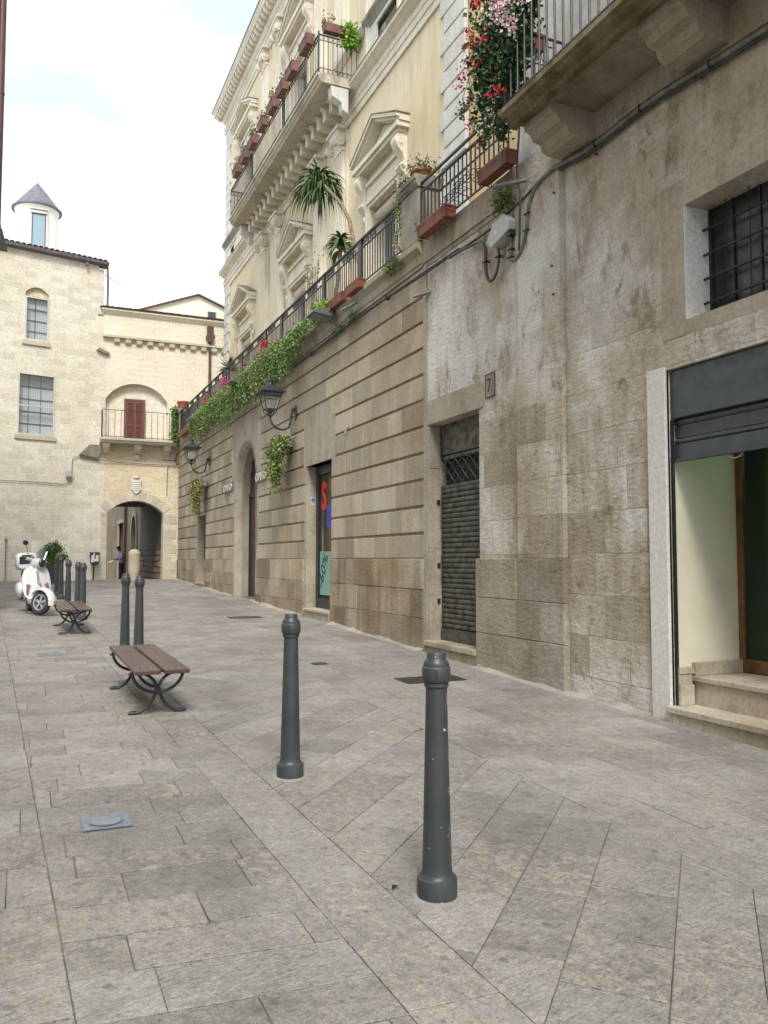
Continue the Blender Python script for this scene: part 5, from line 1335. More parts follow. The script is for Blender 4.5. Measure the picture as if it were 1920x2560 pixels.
for i, (y, z) in enumerate(((6.9, 6.11), (6.2, 6.135), (5.3, 6.07), (4.6, 6.03), (8.205, 5.86), (8.22, 5.66), (8.583, 5.55), (8.585, 5.45), (9.19, 5.6), (8.87, 5.56), (12.4, 6.07), (14.6, 6.08), (16.4, 6.05))):
    m.box(5.466, 5.53, y-.006, y+.006, z-.04, z+.04) if z > 6 or y > 12 else m.box(5.466, 5.53, y-.05, y+.05, z-.006, z+.006)
    m.tube([(W, y, z), (5.50, y, z)], .008, 5)
m.build('cable_clip', 'iron', cb)
# cable along the far facades
cf = wthing('far_cable', 'thin wall cable drooping across the stone house and the gate house', 'cables', (1, 33, 5))
m = MB()
def onl(x, dz=0): return FY-(X0-x)*math.tan(LA)-.05 if x < X0 else FY-.05
for pts in ([(-3, 4.56), (-.88, 4.56), (.6, 4.56), (1.26, 4.53), (1.42, 4.58), (1.47, 4.66), (1.45, 4.78)], [(1.52, 4.80), (1.57, 4.68), (1.55, 4.62), (1.48, 4.60)], [(1.585, 4.92), (1.59, 5.3), (1.61, 5.55), (1.73, 5.61), (2.39, 5.56), (3.35, 5.50), (4.4, 5.47), (5.56, 5.47)], [(4.99, 5.69), (5.56, 5.66)], [(5.26, 5.47), (5.18, 5.36), (5.17, 4.25)]):
    m.tube([(a, onl(a), b) for a, b in pts], .013, 5)
m.build('cable', 'cable2', cf)
bx = wthing('wall_box', 'small pale electrical box on the stone house', 'junction box', (1.48, 33, 4.9))
m = MB(); m.box(1.37, 1.58, 33.06, 33.16, 4.82, 5.04); rot_xy(m, (1.48, 33.1), LA); m.build('box', 'box', bx, bevel=.015)
jb = wthing('junction_box', 'large pale grey hexagonal junction box hung with cable loops, near the terrace rail', 'junction box', (5.5, 8.75, 5.85))
m = MB()
poly = [(8.46, 5.80), (8.555, 5.83), (8.70, 6.005), (8.87, 5.985), (9.06, 5.745), (8.92, 5.665)]
poly = [(8.60, 6.0), (8.86, 5.97), (9.03, 5.77), (8.90, 5.665), (8.50, 5.76), (8.46, 5.88)]
m.prism(poly, 'x', 5.40, W-.002); m.build('casing', 'box', jb, bevel=.012)
m = MB(); m.prism([(8.74, 5.80), (8.81, 5.79), (8.82, 5.855), (8.75, 5.865)], 'x', 5.397, 5.3995); m.build('label_plate', 'signw', jb)
m = MB(); m.box(5.42, W, 8.48, 8.56, 5.70, 5.77); m.build('cable_gland', 'iron', jb)
for nm, lab, a, b in (('water_spout', 'grey spout pipe below the planter box beside the balcony', (W-.02, 8.30, 6.33), (5.20, 8.52, 6.27)), ('water_spout', 'slim metal spout in the terrace cornice near the lime-green plant', (W-.15, 13.62, 6.34), (5.26, 13.95, 6.27)), ('water_spout', 'short metal spout at the top corner of the palazzo wall', (W, 10.95, 5.74), (5.38, 11.15, 5.70))):
    t = wthing(nm, lab, 'pipe', a, 'spout pipes'); m = MB(); m.tube([a, b], .026, 10); m.build('pipe', 'zinc', t, smooth=True)
bk = wthing('wall_tap', 'small metal fitting jutting from the rusticated wall right of the shop window', 'fitting', (5.5, 14.9, 4.08))
m = MB(); m.tube([(W, 14.4, 4.22), (5.52, 14.4, 4.12), (5.50, 14.4, 4.06)], .018, 8); m.ell((5.50, 14.4, 4.04), (.03, .03, .02)); m.build('fitting', 'zinc', bk)
lpipe = wthing('wall_conduit', 'thin vertical conduit on the foot of the stone house', 'conduit', (-.6, 32.7, 1.6))
m = MB(); m.tube([(-.62, 32.72, .9), (-.62, 32.72, 2.38)], .022, 6); m.ell((-.62, 32.7, 2.42), (.05, .05, .06)); m.build('conduit', 'zinc', lpipe)
# floodlights under the terrace rail
for (y, z, lab) in ((15.0, 6.42, 'large grey floodlight tilted down beside the lime-green plant'), (21.9, 6.47, 'dark floodlight half sunk in the trailing ivy'), (28.1, 6.42, 'farthest floodlight, by the end of the trailing ivy')):
    t = wthing('floodlight', lab, 'floodlight', (5.2, y, z), 'floodlights along the terrace edge')
    m = MB(); m.prism([(5.42, z-.04), (4.98, z+.02), (4.99, z+.07), (5.08, z+.12), (5.40, z+.14)], 'y', y-.24, y+.24); b_ = m.build('casing', 'flood', t, bevel=.01)
    m = MB(); m.prism([(5.39, z-.048), (5.02, z+.004), (5.02, z+.012), (5.39, z-.036)], 'y', y-.20, y+.20); m.build('glass', 'floodglass', b_)
    m = MB(); m.tube([(5.30, y-.26, z+.06), (5.42, y-.26, z+.16), (5.42, y+.26, z+.16), (5.30, y+.26, z+.06)], .012, 6); m.build('yoke', 'iron', t)

# ================================================================ PLANTS
def leaves(mat, n, fn, size, name, parent, nrm=(-1, 0, .2), asp=.75, rnd=None):
    m = MB()
    for i in range(n):
        p = fn(i)
        if p is not None: m.leaf(p, random.uniform(*size), nrm, asp=asp)
    return m.build(name, mat, parent)
def planter(label, y0, y1, xc, z, w_=.17, h=.15, mat='plasticpot', along='y', group='planter boxes on the terrace rail', rack=True):
    t = wthing('planter_box', label, 'planter box', (xc, (y0+y1)/2, z), group)
    m = MB(); e = .018
    if along == 'y': bot, top = [(xc-w_/2+e, y0+e), (xc+w_/2-e, y0+e), (xc+w_/2-e, y1-e), (xc-w_/2+e, y1-e)], [(xc-w_/2, y0), (xc+w_/2, y0), (xc+w_/2, y1), (xc-w_/2, y1)]
    else: bot, top = [(y0+e, xc-w_/2+e), (y1-e, xc-w_/2+e), (y1-e, xc+w_/2-e), (y0+e, xc+w_/2-e)], [(y0, xc-w_/2), (y1, xc-w_/2), (y1, xc+w_/2), (y0, xc+w_/2)]
    big = [((a-sum(p[0] for p in top)/4)*1.04+sum(p[0] for p in top)/4, (b-sum(p[1] for p in top)/4)*1.02+sum(p[1] for p in top)/4) for a, b in top]
    m.rings([[(a, b, z) for a, b in bot], [(a, b, z+h-.02) for a, b in top], [(a, b, z+h-.02) for a, b in big], [(a, b, z+h) for a, b in big]])
    m.build('box', mat, t)
    if rack and along == 'y':
        m = MB()
        for yy in (y0+.05, y1-.05):
            m.tube([(xc+w_/2+.03, yy, z+h+.05), (xc+w_/2+.01, yy, z-.02), (xc-w_/2-.01, yy, z-.02), (xc-w_/2-.02, yy, z+h*.9), (xc-w_/2-.05, yy, z+h+.02), (xc-w_/2-.03, yy, z+h+.05)], .007, 5)
        m.tube([(xc-w_/2-.02, y0-.06, z+h*.6), (xc-w_/2-.02, y1+.06, z+h*.6)], .006, 5); m.tube([(xc-w_/2-.02, y0-.06, z+h*.6), (xc-w_/2-.04, y0-.1, z+h*.75), (xc-w_/2-.02, y0-.08, z+h)], .006, 5)
        m.build('iron_rack', 'iron', t)
    return t
planter('brown planter box hanging nearest the corner balcony', 8.36, 9.06, 5.38, 6.55, .18, .17)
planter('brown planter box low on the rail just below the stone pier', 9.95, 10.85, 5.38, 6.50, .18, .17)
pa = planter('brown planter box holding the tall leaning yucca, on the terrace edge', 13.3, 13.95, 5.40, 6.53, .18, .15, rack=False)
pb = planter('brown planter box with the lime-green plant at its end', 14.1, 15.05, 5.40, 6.53, .18, .16, rack=False)
planter('brown planter box at the far end of the terrace, past the trailing ivy', 29.2, 31.9, 5.40, 6.38, .18, .2, rack=False)
leaves('lime', 520, lambda i: (5.32+random.gauss(0, .08), random.uniform(14.95, 15.9), 6.60+random.gauss(.04, .08)), (.05, .11), 'lime_foliage', pb)
m = MB()                                             # empty racks on the near rail
for (y, z) in ((9.45, 6.72), (9.75, 6.66)):
    for k in range(3):
        m.tube([(5.46, y-.22+k*.2, z+.16), (5.30, y-.22+k*.2, z+.12), (5.29, y-.22+k*.2, z-.03), (5.44, y-.22+k*.2, z-.05)], .006, 5)
    m.tube([(5.29, y-.26, z+.10), (5.29, y+.26, z+.10)], .006, 5); m.tube([(5.29, y-.26, z), (5.29, y+.26, z)], .006, 5)
    for k in range(3): m.tube([(5.285, y-.16+k*.15+.05*math.cos(t), z+.05+.05*math.sin(t)) for t in [math.pi*2*j/10 for j in range(11)]], .005, 4)
er = m.build('planter_rack', 'iron'); tag(er, 'empty scrolled iron planter rack between the two near planter boxes', 'plant rack')
# window boxes on the long balcony
random.seed(21)
n_b = [19.05, 20.25, 21.15, 22.1, 23.15, 24.3, 25.3, 26.35]
names = ['nearest to its corner', 'second from its near corner', 'third from its near corner', 'fourth from its near corner', 'fourth from its far end', 'third from its far end', 'second from its far end', 'at its far end']
for i, (y, nm) in enumerate(zip(n_b, names)):
    l_ = .34 if i not in (0,) else .36
    t = planter('dusty red planter box on the long balcony rail, '+nm, y-l_, y+l_*.7, 6.20, 14.46, .22, .26, 'uppot', group='planter boxes on the long balcony rail')
    if i in (2, 3, 4, 5, 6, 7): leaves('dryleaf', 90 if i < 5 else 130, lambda k, y=y: (6.20+random.gauss(0, .06), y-.05+random.uniform(-.3, .2), 14.74+abs(random.gauss(0, .14))), (.05, .09), 'leaves', t, None)
    if i in (6, 7): leaves('redflower', 10, lambda k, y=y: (6.18+random.gauss(0, .05), y+random.uniform(-.2, .2), 14.95+random.gauss(0, .06)), (.05, .07), 'blossoms', t, None)
t = planter('dusty red planter box across the near end rail of the long balcony', 6.44, 7.05, 18.42, 14.66, .22, .20, 'uppot', along='x', rack=False, group='planter boxes on the long balcony rail')
leaves('dryleaf', 60, lambda k: (random.uniform(6.4, 6.7), 18.42+random.gauss(0, .05), 14.90+abs(random.gauss(0, .13))), (.05, .08), 'leaves', t, None)
leaves('lime', 700, lambda k: (random.gauss(7.12, .11), 18.36+random.gauss(0, .10), random.uniform(14.42, 14.98)-abs(random.gauss(0, .04))), (.05, .10), 'green_foliage', t, (0, -1, .2))
# round pots on the piers
def pot(label, x, y, z, r, h, leaf=None, n=0):
    t = wthing('flower_pot', label, 'flower pot', (x, y, z)); m = MB()
    m.lathe([(.001, 0), (r*.68, 0), (r*.92, h*.78), (r, h*.79), (r, h), (r*.9, h), (r*.88, h*.9), (.001, h*.9)], (x, y, z), 24); m.build('pot', 'terracotta', t, smooth=True)
    if n: leaves(leaf, n, lambda k: (x+random.gauss(0, r*.8), y+random.gauss(0, r*.8), z+h+random.gauss(.03, .07)), (.04, .09), 'foliage', t, None, .5)
    return t
p1 = pot('round terracotta pot with trailing sprigs on the stone terrace pier', 5.62, 11.35, 7.632, .17, .17, 'dryleaf', 420)
leaves('dryleaf', 350, lambda k: (5.55+random.gauss(0, .06), 11.75+random.gauss(0, .10), 7.80-abs(random.gauss(0, .12))), (.04, .08), 'leaves', p1, None, .5)
p2 = pot('terracotta pot on the far terrace pier spilling ivy', 5.65, 32.7, 7.632, .26, .30)
leaves('ivy', 1500, lambda k: (5.36+random.gauss(0, .06), 32.9+random.gauss(0, .16), random.uniform(6.35, 7.75)), (.06, .11), 'ivy', p2)
vp = wthing('trailing_vine', 'narrow light green vine trailing down beside the stone terrace pier', 'vine', (5.44, 11.8, 7.5))
def vine(k):
    t = random.random(); return (5.42+random.gauss(0, .03), 11.80+.05*math.sin(9*t)+random.gauss(0, .035 if t < .5 else .018), 7.58-.9*t)
leaves('ivyyel', 300, vine, (.025, .05), 'leaves', vp)
m = MB(); m.tube([(5.43, 11.8+.03*math.sin(i), 7.6-.095*i) for i in range(11)], .005, 4); m.build('stem', 'bark', vp)
# weeds in the cornice
for (lab, y, z, s_, n, sy) in (('dark weed tuft in the wall above the junction box', 8.62, 6.19, .07, 420, .10), ('green weed tuft on the terrace edge under the trailing vine', 12.0, 6.50, .06, 420, .16), ('thin grass sprigs in the cornice under the metal spout', 13.9, 6.18, .05, 130, .12), ('leafy weed in the cornice below the planter boxes', 14.6, 6.13, .05, 180, .20)):
    t = wthing('weed', lab, 'weed', (5.5, y, z), 'weeds rooted in the wall')
    leaves('moss', n, lambda k: (5.47-abs(random.gauss(0, s_)), y+random.gauss(0, sy), z+random.gauss(0, s_)), (.03, .09), 'leaves', t, None, .3)
# great curtain of ivy
iv = wthing('trailing_ivy', 'long curtain of trailing ivy spilling over the terrace edge between the lanterns', 'ivy', (5.4, 22, 6.4))
top = [(16.1, 6.66), (17.75, 6.76), (18.6, 6.80), (20.1, 6.84), (21.3, 6.76), (23.5, 6.70), (25.3, 6.78), (28.6, 6.70), (29.2, 6.45)]
botl = [(15.9, 6.40), (16.4, 6.20), (17.0, 5.97), (17.8, 5.62), (18.4, 5.74), (19.4, 5.58), (20.6, 5.86), (21.1, 5.72), (22.0, 5.72), (23.1, 5.54), (23.5, 5.42), (24.2, 5.88), (25.8, 5.76), (27.5, 5.72), (28.3, 5.66), (29.3, 6.1)]
def itp(tb, y):
    for (a, b), (c_, d) in zip(tb, tb[1:]):
        if y <= c_: return b+(d-b)*max(0, (y-a))/(c_-a)
    return tb[-1][1]
random.seed(5)
m1, m2 = MB(), MB(); st = MB()
for s_ in range(860):
    y = random.uniform(15.95, 29.2); zt, zb_ = itp(top, y), itp(botl, y)
    full = zt-zb_; ln = full*random.uniform(.45, 1.08)*(1 if random.random() < .6 else .7)
    x = 5.40-random.random()*.16; yy = y; z = zt-random.uniform(0, .12)*full; ph = random.random()*6; n = int(ln/.024)
    for i in range(n):
        t = i/max(1, n); yy += random.gauss(0, .012); out = .10*math.sin(min(1, t*2.2)*math.pi*.8)
        clump = math.sin(y*2.3)+math.sin(y*5.1+1)*.6+math.sin(z*7+y*3)*.5
        c_ = (x-out+random.gauss(0, .035), yy+random.gauss(0, .03), z-ln*t+random.gauss(0, .02))
        (m2 if random.random() < .18+.10*clump else m1).leaf(c_, random.uniform(.032, .062), (-1, -.3, .35), asp=.9)
    if s_ % 8 == 0: st.tube([(x, y, z), (x-.05, yy, z-ln*.5), (x, yy, z-ln)], .004, 3)
m1.build('leaves', 'ivy', iv); m2.build('pale_leaves', 'ivyyel', iv); st.build('stems', 'bark', iv)
rf = wthing('red_geraniums', 'scattered red geraniums poking through the rail above the trailing ivy', 'flowers', (5.42, 22, 6.9), None)
for (y, z, s_, n, mt) in ((24.2, 6.98, .16, 90, 'pinkflower'), (26.8, 6.84, .16, 90, 'redflower'), (25.3, 6.84, .08, 36, 'redflower'), (19.75, 7.0, .12, 60, 'redflower'), (21.5, 6.88, .07, 30, 'redflower'), (20.4, 6.96, .07, 26, 'redflower'), (19.1, 6.9, .06, 14, 'redflower')):
    leaves(mt, n, lambda k: (5.38+random.gauss(0, .05), y+random.gauss(0, s_), z+random.gauss(0, s_*.6)), (.04, .075), 'blossom_cluster', rf, None, .95)
# hanging baskets below the lanterns
def basket(label, Y, z0, z1, mats, wy, lamp):
    t = wthing('hanging_ivy', label, 'hanging plant', (5.4, Y, z0), 'ivy baskets hung under the lanterns')
    m = MB(); m.rings([[(x, y, z) for x, y in ((5.30, Y-.30), (5.54, Y-.30), (5.54, Y+.18), (5.30, Y+.18))] for z in (z0-.22, z0-.06)]); m.build('basket', 'floodglass', t)
    m = MB(); m.tube([(5.45, lamp, z0+.45), (5.45, lamp, z0)], .008, 5); m.tube([(5.36, Y-.1, z0-.02), (5.36, Y+.95, z0-.03)], .016, 6); m.tube([(W, Y+.5, z0-.05), (5.36, Y+.5, z0-.03)], .012, 5); m.build('bracket', 'iron', t)
    for mt, cnt, nm in mats:
        mm = MB()
        for s_ in range(cnt):
            y = Y+random.gauss(-.05, wy*.42); x = 5.36-random.random()*.12; z = z0+random.uniform(-.12, .05); ln = (z0-z1)*random.uniform(.25, 1)*max(.35, 1-abs(y-Y)/(wy*1.5)); n = int(ln/.03); dr = random.uniform(-.10, .30)
            for i in range(n):
                tt = i/n; mm.leaf((x+random.gauss(0, .05)-.08*math.sin(tt*2.5), y+dr*tt*tt+random.gauss(0, .05), z-ln*tt+random.gauss(0, .02)), random.uniform(.038, .072), (-1, -.4, .3), asp=.95)
        mm.build(nm, mt, t)
    m = MB(); m.tube([(5.36, Y+.05, z0-.4), (5.34, Y+.12, z0-1.0), (5.36, Y+.2, z1+.25), (5.37, Y+.06, z1+.02)], .010, 5); m.build('stem', 'bark', t)
basket('thick green and cream ivy hanging under the nearer lantern', 18.1, 4.46, 3.12, (('ivy', 80, 'leaves'), ('ivyyel', 90, 'cream_leaves')), .66, 17.66)
basket('thinner yellow-brown ivy hanging under the farther lantern', 27.6, 4.34, 3.15, (('ivyyel', 48, 'leaves'), ('ivybrown', 90, 'dry_leaves')), .85, 27.09)
# yuccas
def d_low(el): return el < .3
def yucca(label, trunk, c0, r, n, pts=None, droop=1.0, grp='yuccas on the terrace'):
    t = wthing('yucca', label, 'yucca', trunk[0], grp)
    m = MB(); m.tube(trunk, [.05-.022*i/(len(trunk)-1) for i in range(len(trunk))], 9); m.build('trunk', 'bark', t, smooth=True)
    m = MB()
    for (c_, rr_, nn, hang) in c0:
        for i in range(nn):
            az = random.uniform(0, 2*math.pi); el = math.asin(random.uniform(-.55 if hang else -.35, 1)**1); L_ = rr_*random.uniform(.75, 1.05)*((.42+.75*(1-max(0, el)/1.57)**1.5) if hang else 1); w_ = random.uniform(.024, .040)*(1 if rr_ > .55 else .62)
            d = Vector((math.cos(az)*math.cos(el), math.sin(az)*math.cos(el), math.sin(el))); p = Vector(c_)+Vector((0, 0, random.uniform(-.25, .05)*hang)); s_ = d.cross(Vector((0, 0, 1))).normalized(); k = len(m.v); N = 7
            vel = d.copy(); q = p.copy()
            for j in range(N+1):
                tt = j/N; ww = w_*(math.sin(math.pi*min(1, tt*1.1+.18))*.9+.1) if j < N else .001
                nn_ = s_.cross(vel).normalized()
                m.v += [tuple(q-s_*ww), tuple(q-nn_*ww*.35), tuple(q+s_*ww)]
                q = q+vel*(L_/N); vel = (vel+Vector((0, 0, -1))*droop*(.035+.24*tt*(1-max(0, d.z)*.6))).normalized()
            for j in range(N): a = k+3*j; m.f += [(a, a+1, a+4, a+3), (a+1, a+2, a+5, a+4)]
    m.build('blades', 'yucca', t); return t
random.seed(12)
yucca('tall leaning yucca with a big drooping crown high over the terrace rail', [(5.7, 14.1, 6.7), (5.82, 14.4, 7.35), (5.9, 14.96, 8.01), (5.9, 15.22, 8.57), (5.9, 15.58, 9.0), (5.9, 15.95, 9.32), (5.9, 16.5, 9.75), (5.9, 17.2, 10.35)],
      [((5.9, 17.2, 10.35), 1.1, 120, 1), ((5.9, 16.85, 10.05), .95, 60, 1)], .9, 0, droop=5.5)
yucca('small yucca beneath the tall one, behind the terrace rail', [(5.75, 15.7, 6.7), (5.85, 15.75, 7.5), (5.9, 15.75, 8.25)], [((5.9, 15.75, 8.35), .60, 80, 1)], .5, 0, droop=5)
yucca('spiky small yucca at the far end of the terrace', [(6.0, 26.3, 6.7), (6.0, 26.3, 7.9)], [((6.0, 26.3, 7.95), .62, 60, 0)], .5, 0, droop=.35)
t = wthing('bare_shrub', 'thin bare-stemmed shrub beside the small yucca', 'shrub', (5.8, 17.2, 6.7))
m = MB()
for k in range(5):
    a = random.uniform(-.2, .2); m.tube([(5.8, 16.9+k*.14, 6.7), (5.78+a*.3, 16.9+k*.16+a*.4, 7.6), (5.8+a*.4, 16.85+k*.2+a, 8.2+random.uniform(-.2, .2))], .012, 4)
m.build('stems', 'bark', t); leaves('ivybrown', 90, lambda k: (5.78+random.gauss(0, .08), 17.15+random.gauss(0, .28), 8.1+random.gauss(0, .2)), (.05, .1), 'leaves', t, None, .4)
# flowers cascading from the corner balcony
random.seed(31)
fb = wthing('balcony_flowers', 'dark-leaved red and pink geraniums cascading over the corner of the mossy balcony', 'flowers', (4.78, 7.6, 7.2))
m = MB(); sm = MB()
def env(z):     # (ymin, ymax) of the mass at height z, x about 4.7
    tb = [(6.45, 7.75, 7.9), (6.7, 7.62, 8.02), (7.0, 7.45, 8.05), (7.25, 7.28, 8.08), (7.5, 7.15, 8.12), (7.8, 7.0, 8.2), (8.1, 6.85, 8.2), (8.6, 6.8, 8.15)]
    for (a, b, c_), (d, e, f_) in zip(tb, tb[1:]):
        if z <= d: t = (z-a)/(d-a); return b+(e-b)*t, c_+(f_-c_)*t
    return tb[-1][1:]
for s_ in range(210):
    z = random.uniform(7.2, 8.7); a, b = env(z); y = random.uniform(a, b-.06); x = random.uniform(4.62, 4.98)
    ln = random.uniform(.3, 1.15); n = int(ln/.03)
    for i in range(n):
        zz = z-ln*i/n; a2, b2 = env(zz)
        if zz < 6.42: break
        yy = min(max(y+random.gauss(0, .05), a2), b2+.02); m.leaf((x+random.gauss(0, .03), yy, zz), random.uniform(.035, .07), (-.6, -.7, .3), asp=.95)
for y, z in ((7.62, 6.62), (7.9, 6.45), (8.4, 7.1)):
    for i in range(40): m.leaf((4.72+random.gauss(0, .03), y+random.gauss(0, .05), z+random.gauss(0, .06)), random.uniform(.035, .06), (-.6, -.7, .3))
m.build('foliage', 'darkleaf', fb)
def umbel(mt, pts, nm, n=34, s_=.035):
    mm = MB()
    for (y, z, x) in pts:
        for i in range(n): mm.leaf((x+random.gauss(0, s_), y+random.gauss(0, s_), z+random.gauss(0, s_)), random.uniform(.025, .045), (-.6, -.7, .2), asp=1.1)
    mm.build(nm, mt, fb)
umbel('redflower', [(7.90, 8.05, 4.62), (8.0, 8.16, 4.66), (7.93, 7.68, 4.6), (7.99, 7.63, 4.62), (7.84, 7.30, 4.6), (7.55, 7.42, 4.5), (7.45, 6.80, 4.62), (7.52, 6.78, 4.6), (7.34, 7.7, 4.6), (7.6, 8.2, 4.6), (7.9, 8.35, 4.6)], 'red_blossoms', 22)
umbel('pinkflower', [(8.27, 8.0, 4.7), (8.32, 7.82, 4.72), (8.30, 7.62, 4.7), (8.28, 7.55, 4.7), (8.42, 7.5, 4.7), (8.28, 7.46, 4.7), (8.46, 7.4, 4.7), (8.38, 7.2, 4.75), (8.20, 7.12, 4.7), (8.22, 7.06, 4.7), (8.2, 6.84, 4.7), (8.22, 6.78, 4.7), (8.0, 6.45, 4.7)], 'magenta_blossoms', 12, .028)
umbel('paleflower', [(7.30, 7.75, 4.55), (7.38, 7.68, 4.55), (7.22, 7.62, 4.55), (7.12, 7.55, 4.55), (7.28, 7.50, 4.55), (7.0, 7.83, 4.6), (7.18, 7.42, 4.58), (7.08, 7.30, 4.58), (6.92, 7.5, 4.6), (7.35, 7.58, 4.5)], 'pale_pink_blossoms', 30, .045)
sm = MB()
for y0_, z0_, y1_, z1_ in ((8.1, 7.8, 8.3, 8.0), (8.1, 7.6, 8.3, 7.62), (8.1, 7.5, 8.44, 7.42), (8.08, 7.15, 8.2, 7.1), (8.0, 6.75, 8.2, 6.8), (8.1, 7.4, 8.38, 7.2), (7.9, 6.6, 8.0, 6.45)): sm.tube([(4.66, y0_, z0_), (4.68, (y0_+y1_)/2, (z0_+z1_)/2-.03), (4.70, y1_, z1_)], .004, 4)
sm.build('stalks', 'ivybrown', fb)
planter('red-brown planter on the end rail of the mossy balcony, behind the geraniums', 4.90, 5.34, 7.64, 7.48, .2, .18, 'plasticpot', along='x', rack=False, group='planter boxes on the corner balcony')
sr = wthing('scroll_rack', 'scrolled iron plant rack at the end of the mossy balcony', 'plant rack', (5.2, 7.5, 7.5))
m = MB()
for zz in (7.38, 7.62): m.tube([(4.95, 7.66, zz), (5.5, 7.66, zz)], .008, 5)
for k in range(4): m.tube([(5.03+k*.12+.05*math.cos(q), 7.66, 7.5+.08*math.sin(q)) for q in [math.pi*2*j/12 for j in range(13)]], .006, 4)
m.build('scrollwork', 'iron', sr)
# shrub in a tub by the stone house
ps = wthing('potted_shrub', 'bushy green shrub in a dark square tub behind the bollards', 'potted shrub', (.82, 31.2, gz(31.2)))
m = MB(); z = gz(31.2); m.rings([[(.82+a*r, 31.2+b*r, h) for a, b in ((-1, -1), (1, -1), (1, 1), (-1, 1))] for r, h in ((.25, z), (.32, z+.62), (.34, z+.62), (.34, z+.68))]); m.build('tub', 'shut', ps)
cl_ = [(.86+random.gauss(0, .22), 31.2+random.gauss(0, .2), z+.92+random.gauss(0, .17)) for i in range(30)]
leaves('shrub', 6500, lambda k: tuple(c_+random.gauss(0, .07) for c_ in random.choice(cl_)), (.04, .08), 'foliage', ps, None, .6)
m = MB()
for c_ in cl_[:12]: m.tube([(.82, 31.2, z+.6), c_], .01, 4)
m.build('stems', 'bark', ps)
# pigeons on the ledge
for (y, lab) in ((28.72, 'dark pigeon on the ledge just under the long balcony'), (30.95, 'farther dark pigeon on the ledge near the palazzo corner')):
    t = wthing('pigeon', lab, 'pigeon', (7.14, y, 13.59), 'pigeons on the ledge'); m = MB(); z = 13.60
    m.rings([[(7.13+rr*math.cos(q)*.9, y+dy, z+h+rr*math.sin(q)) for q in [2*math.pi*j/10 for j in range(10)]] for dy, h, rr in ((.17, .05, .008), (.12, .065, .03), (.05, .09, .055), (-.02, .11, .065), (-.08, .14, .052), (-.11, .18, .034), (-.125, .215, .030), (-.15, .225, .020), (-.18, .215, .004))])
    for s_ in (-.02, .02): m.tube([(7.13+s_, y-.01, z+.06), (7.13+s_, y-.01, z)], .006, 4)
    m.build('body', 'pigeon', t, smooth=2)

# ================================================================ SCOOTER (local: +x forward, z up)
sc = thing('scooter', 'white scooter with windscreen and top box, front wheel turned, parked beside the farther bench', 'scooter', (.25, 19.2, gz(19.2)), R(-82), None, 1.06)
def loft(m, secs, n=16, sq=2.4):
    """secs: (x, halfwidth, zlow, zhigh)"""
    rs = []
    for x, hw, zl, zh in secs:
        cz, hh = (zl+zh)/2, (zh-zl)/2; r = []
        for j in range(n):
            a = 2*math.pi*j/n; c_, s_ = math.cos(a), math.sin(a)
            r.append((x, hw*abs(c_)**(2/sq)*(1 if c_ > 0 else -1), cz+hh*abs(s_)**(2/sq)*(1 if s_ > 0 else -1)))
        rs.append(r)
    return m.rings(rs)
XR, XFR = -.66, .64
m = MB()
loft(m, [(-.86, .05, .52, .62), (-.82, .13, .44, .70), (-.68, .19, .36, .76), (-.5, .215, .34, .78), (-.3, .19, .32, .77), (-.12, .15, .26, .74), (-.04, .14, .25, .60)])
loft(m, [(-.08, .14, .20, .33), (.12, .15, .19, .27), (.32, .16, .19, .28), (.44, .15, .22, .36)])
body = m.build('body', 'whitepaint', sc, smooth=True)
m = MB()       # leg shield, curved in plan
rs = []
for z, hw, xo in ((.32, .18, .50), (.38, .235, .485), (.50, .262, .46), (.66, .262, .43), (.80, .245, .40), (.89, .21, .385), (.95, .15, .375), (.975, .07, .37)):
    rs.append([(xo-.085*(y_/hw)**2*(hw/.245), y_, z) for y_ in [hw*(-1+2*j/12) for j in range(13)]]+[(xo-.085*(y_/hw)**2*(hw/.245)-.05, y_, z) for y_ in [hw*(1-2*j/12) for j in range(13)]])
m.rings(rs)
rs = []
for z, hw, x0 in ((.34, .05, .53), (.45, .10, .525), (.62, .085, .505), (.80, .05, .465), (.94, .03, .43)): rs.append([(x0-.01-.10*(q/hw)**2, q, z) for q in [hw*(-1+2*j/8) for j in range(9)]]+[(x0-.14, q, z) for q in [hw*(1-2*j/8) for j in range(9)]])
m.rings(rs); m.build('leg_shield', 'whitepaint', sc, smooth=True)
for s_ in (-1, 1):
    m = MB(); m.ell((-.50, s_*.21, .47), (.27, .085, .17), 20, 12); m.build('side_cowl', 'whitepaint', sc, smooth=2)
    m = MB(); m.prism([(s_*.13, .60), (s_*.185, .40), (s_*.215, .42), (s_*.20, .62)] if s_ > 0 else [(s_*.20, .62), (s_*.215, .42), (s_*.185, .40), (s_*.13, .60)], 'x', .36, .458); m.build('indicator', 'lens', sc, bevel=.01)
m = MB(); loft(m, [(-.78, .10, .76, .84), (-.6, .155, .76, .86), (-.35, .15, .76, .84), (-.16, .11, .73, .81), (-.08, .06, .70, .77)]); m.build('seat', 'vinyl', sc, smooth=True)
m = MB(); m.prism([(-.035, .41), (.035, .41), (.045, .44), (.045, .55), (-.045, .55), (-.045, .44)], 'x', .50, .535); 
hg = m.build('horn_grille', 'whitepaint', sc, bevel=.008)
m = MB()
for i in range(6): m.box(.535, .539, -.035, .035, .43+i*.019, .438+i*.019)
m.build('slots', 'iron', hg)
m = MB(); m.prism([(-.013, .60), (.013, .60), (.013, .86), (-.013, .86)], 'x', .44, .505); m.v = [(x-.0+(.0 if z < .7 else -.035), y, z) for x, y, z in m.v]; m.build('trim_strip', 'chrome', sc)
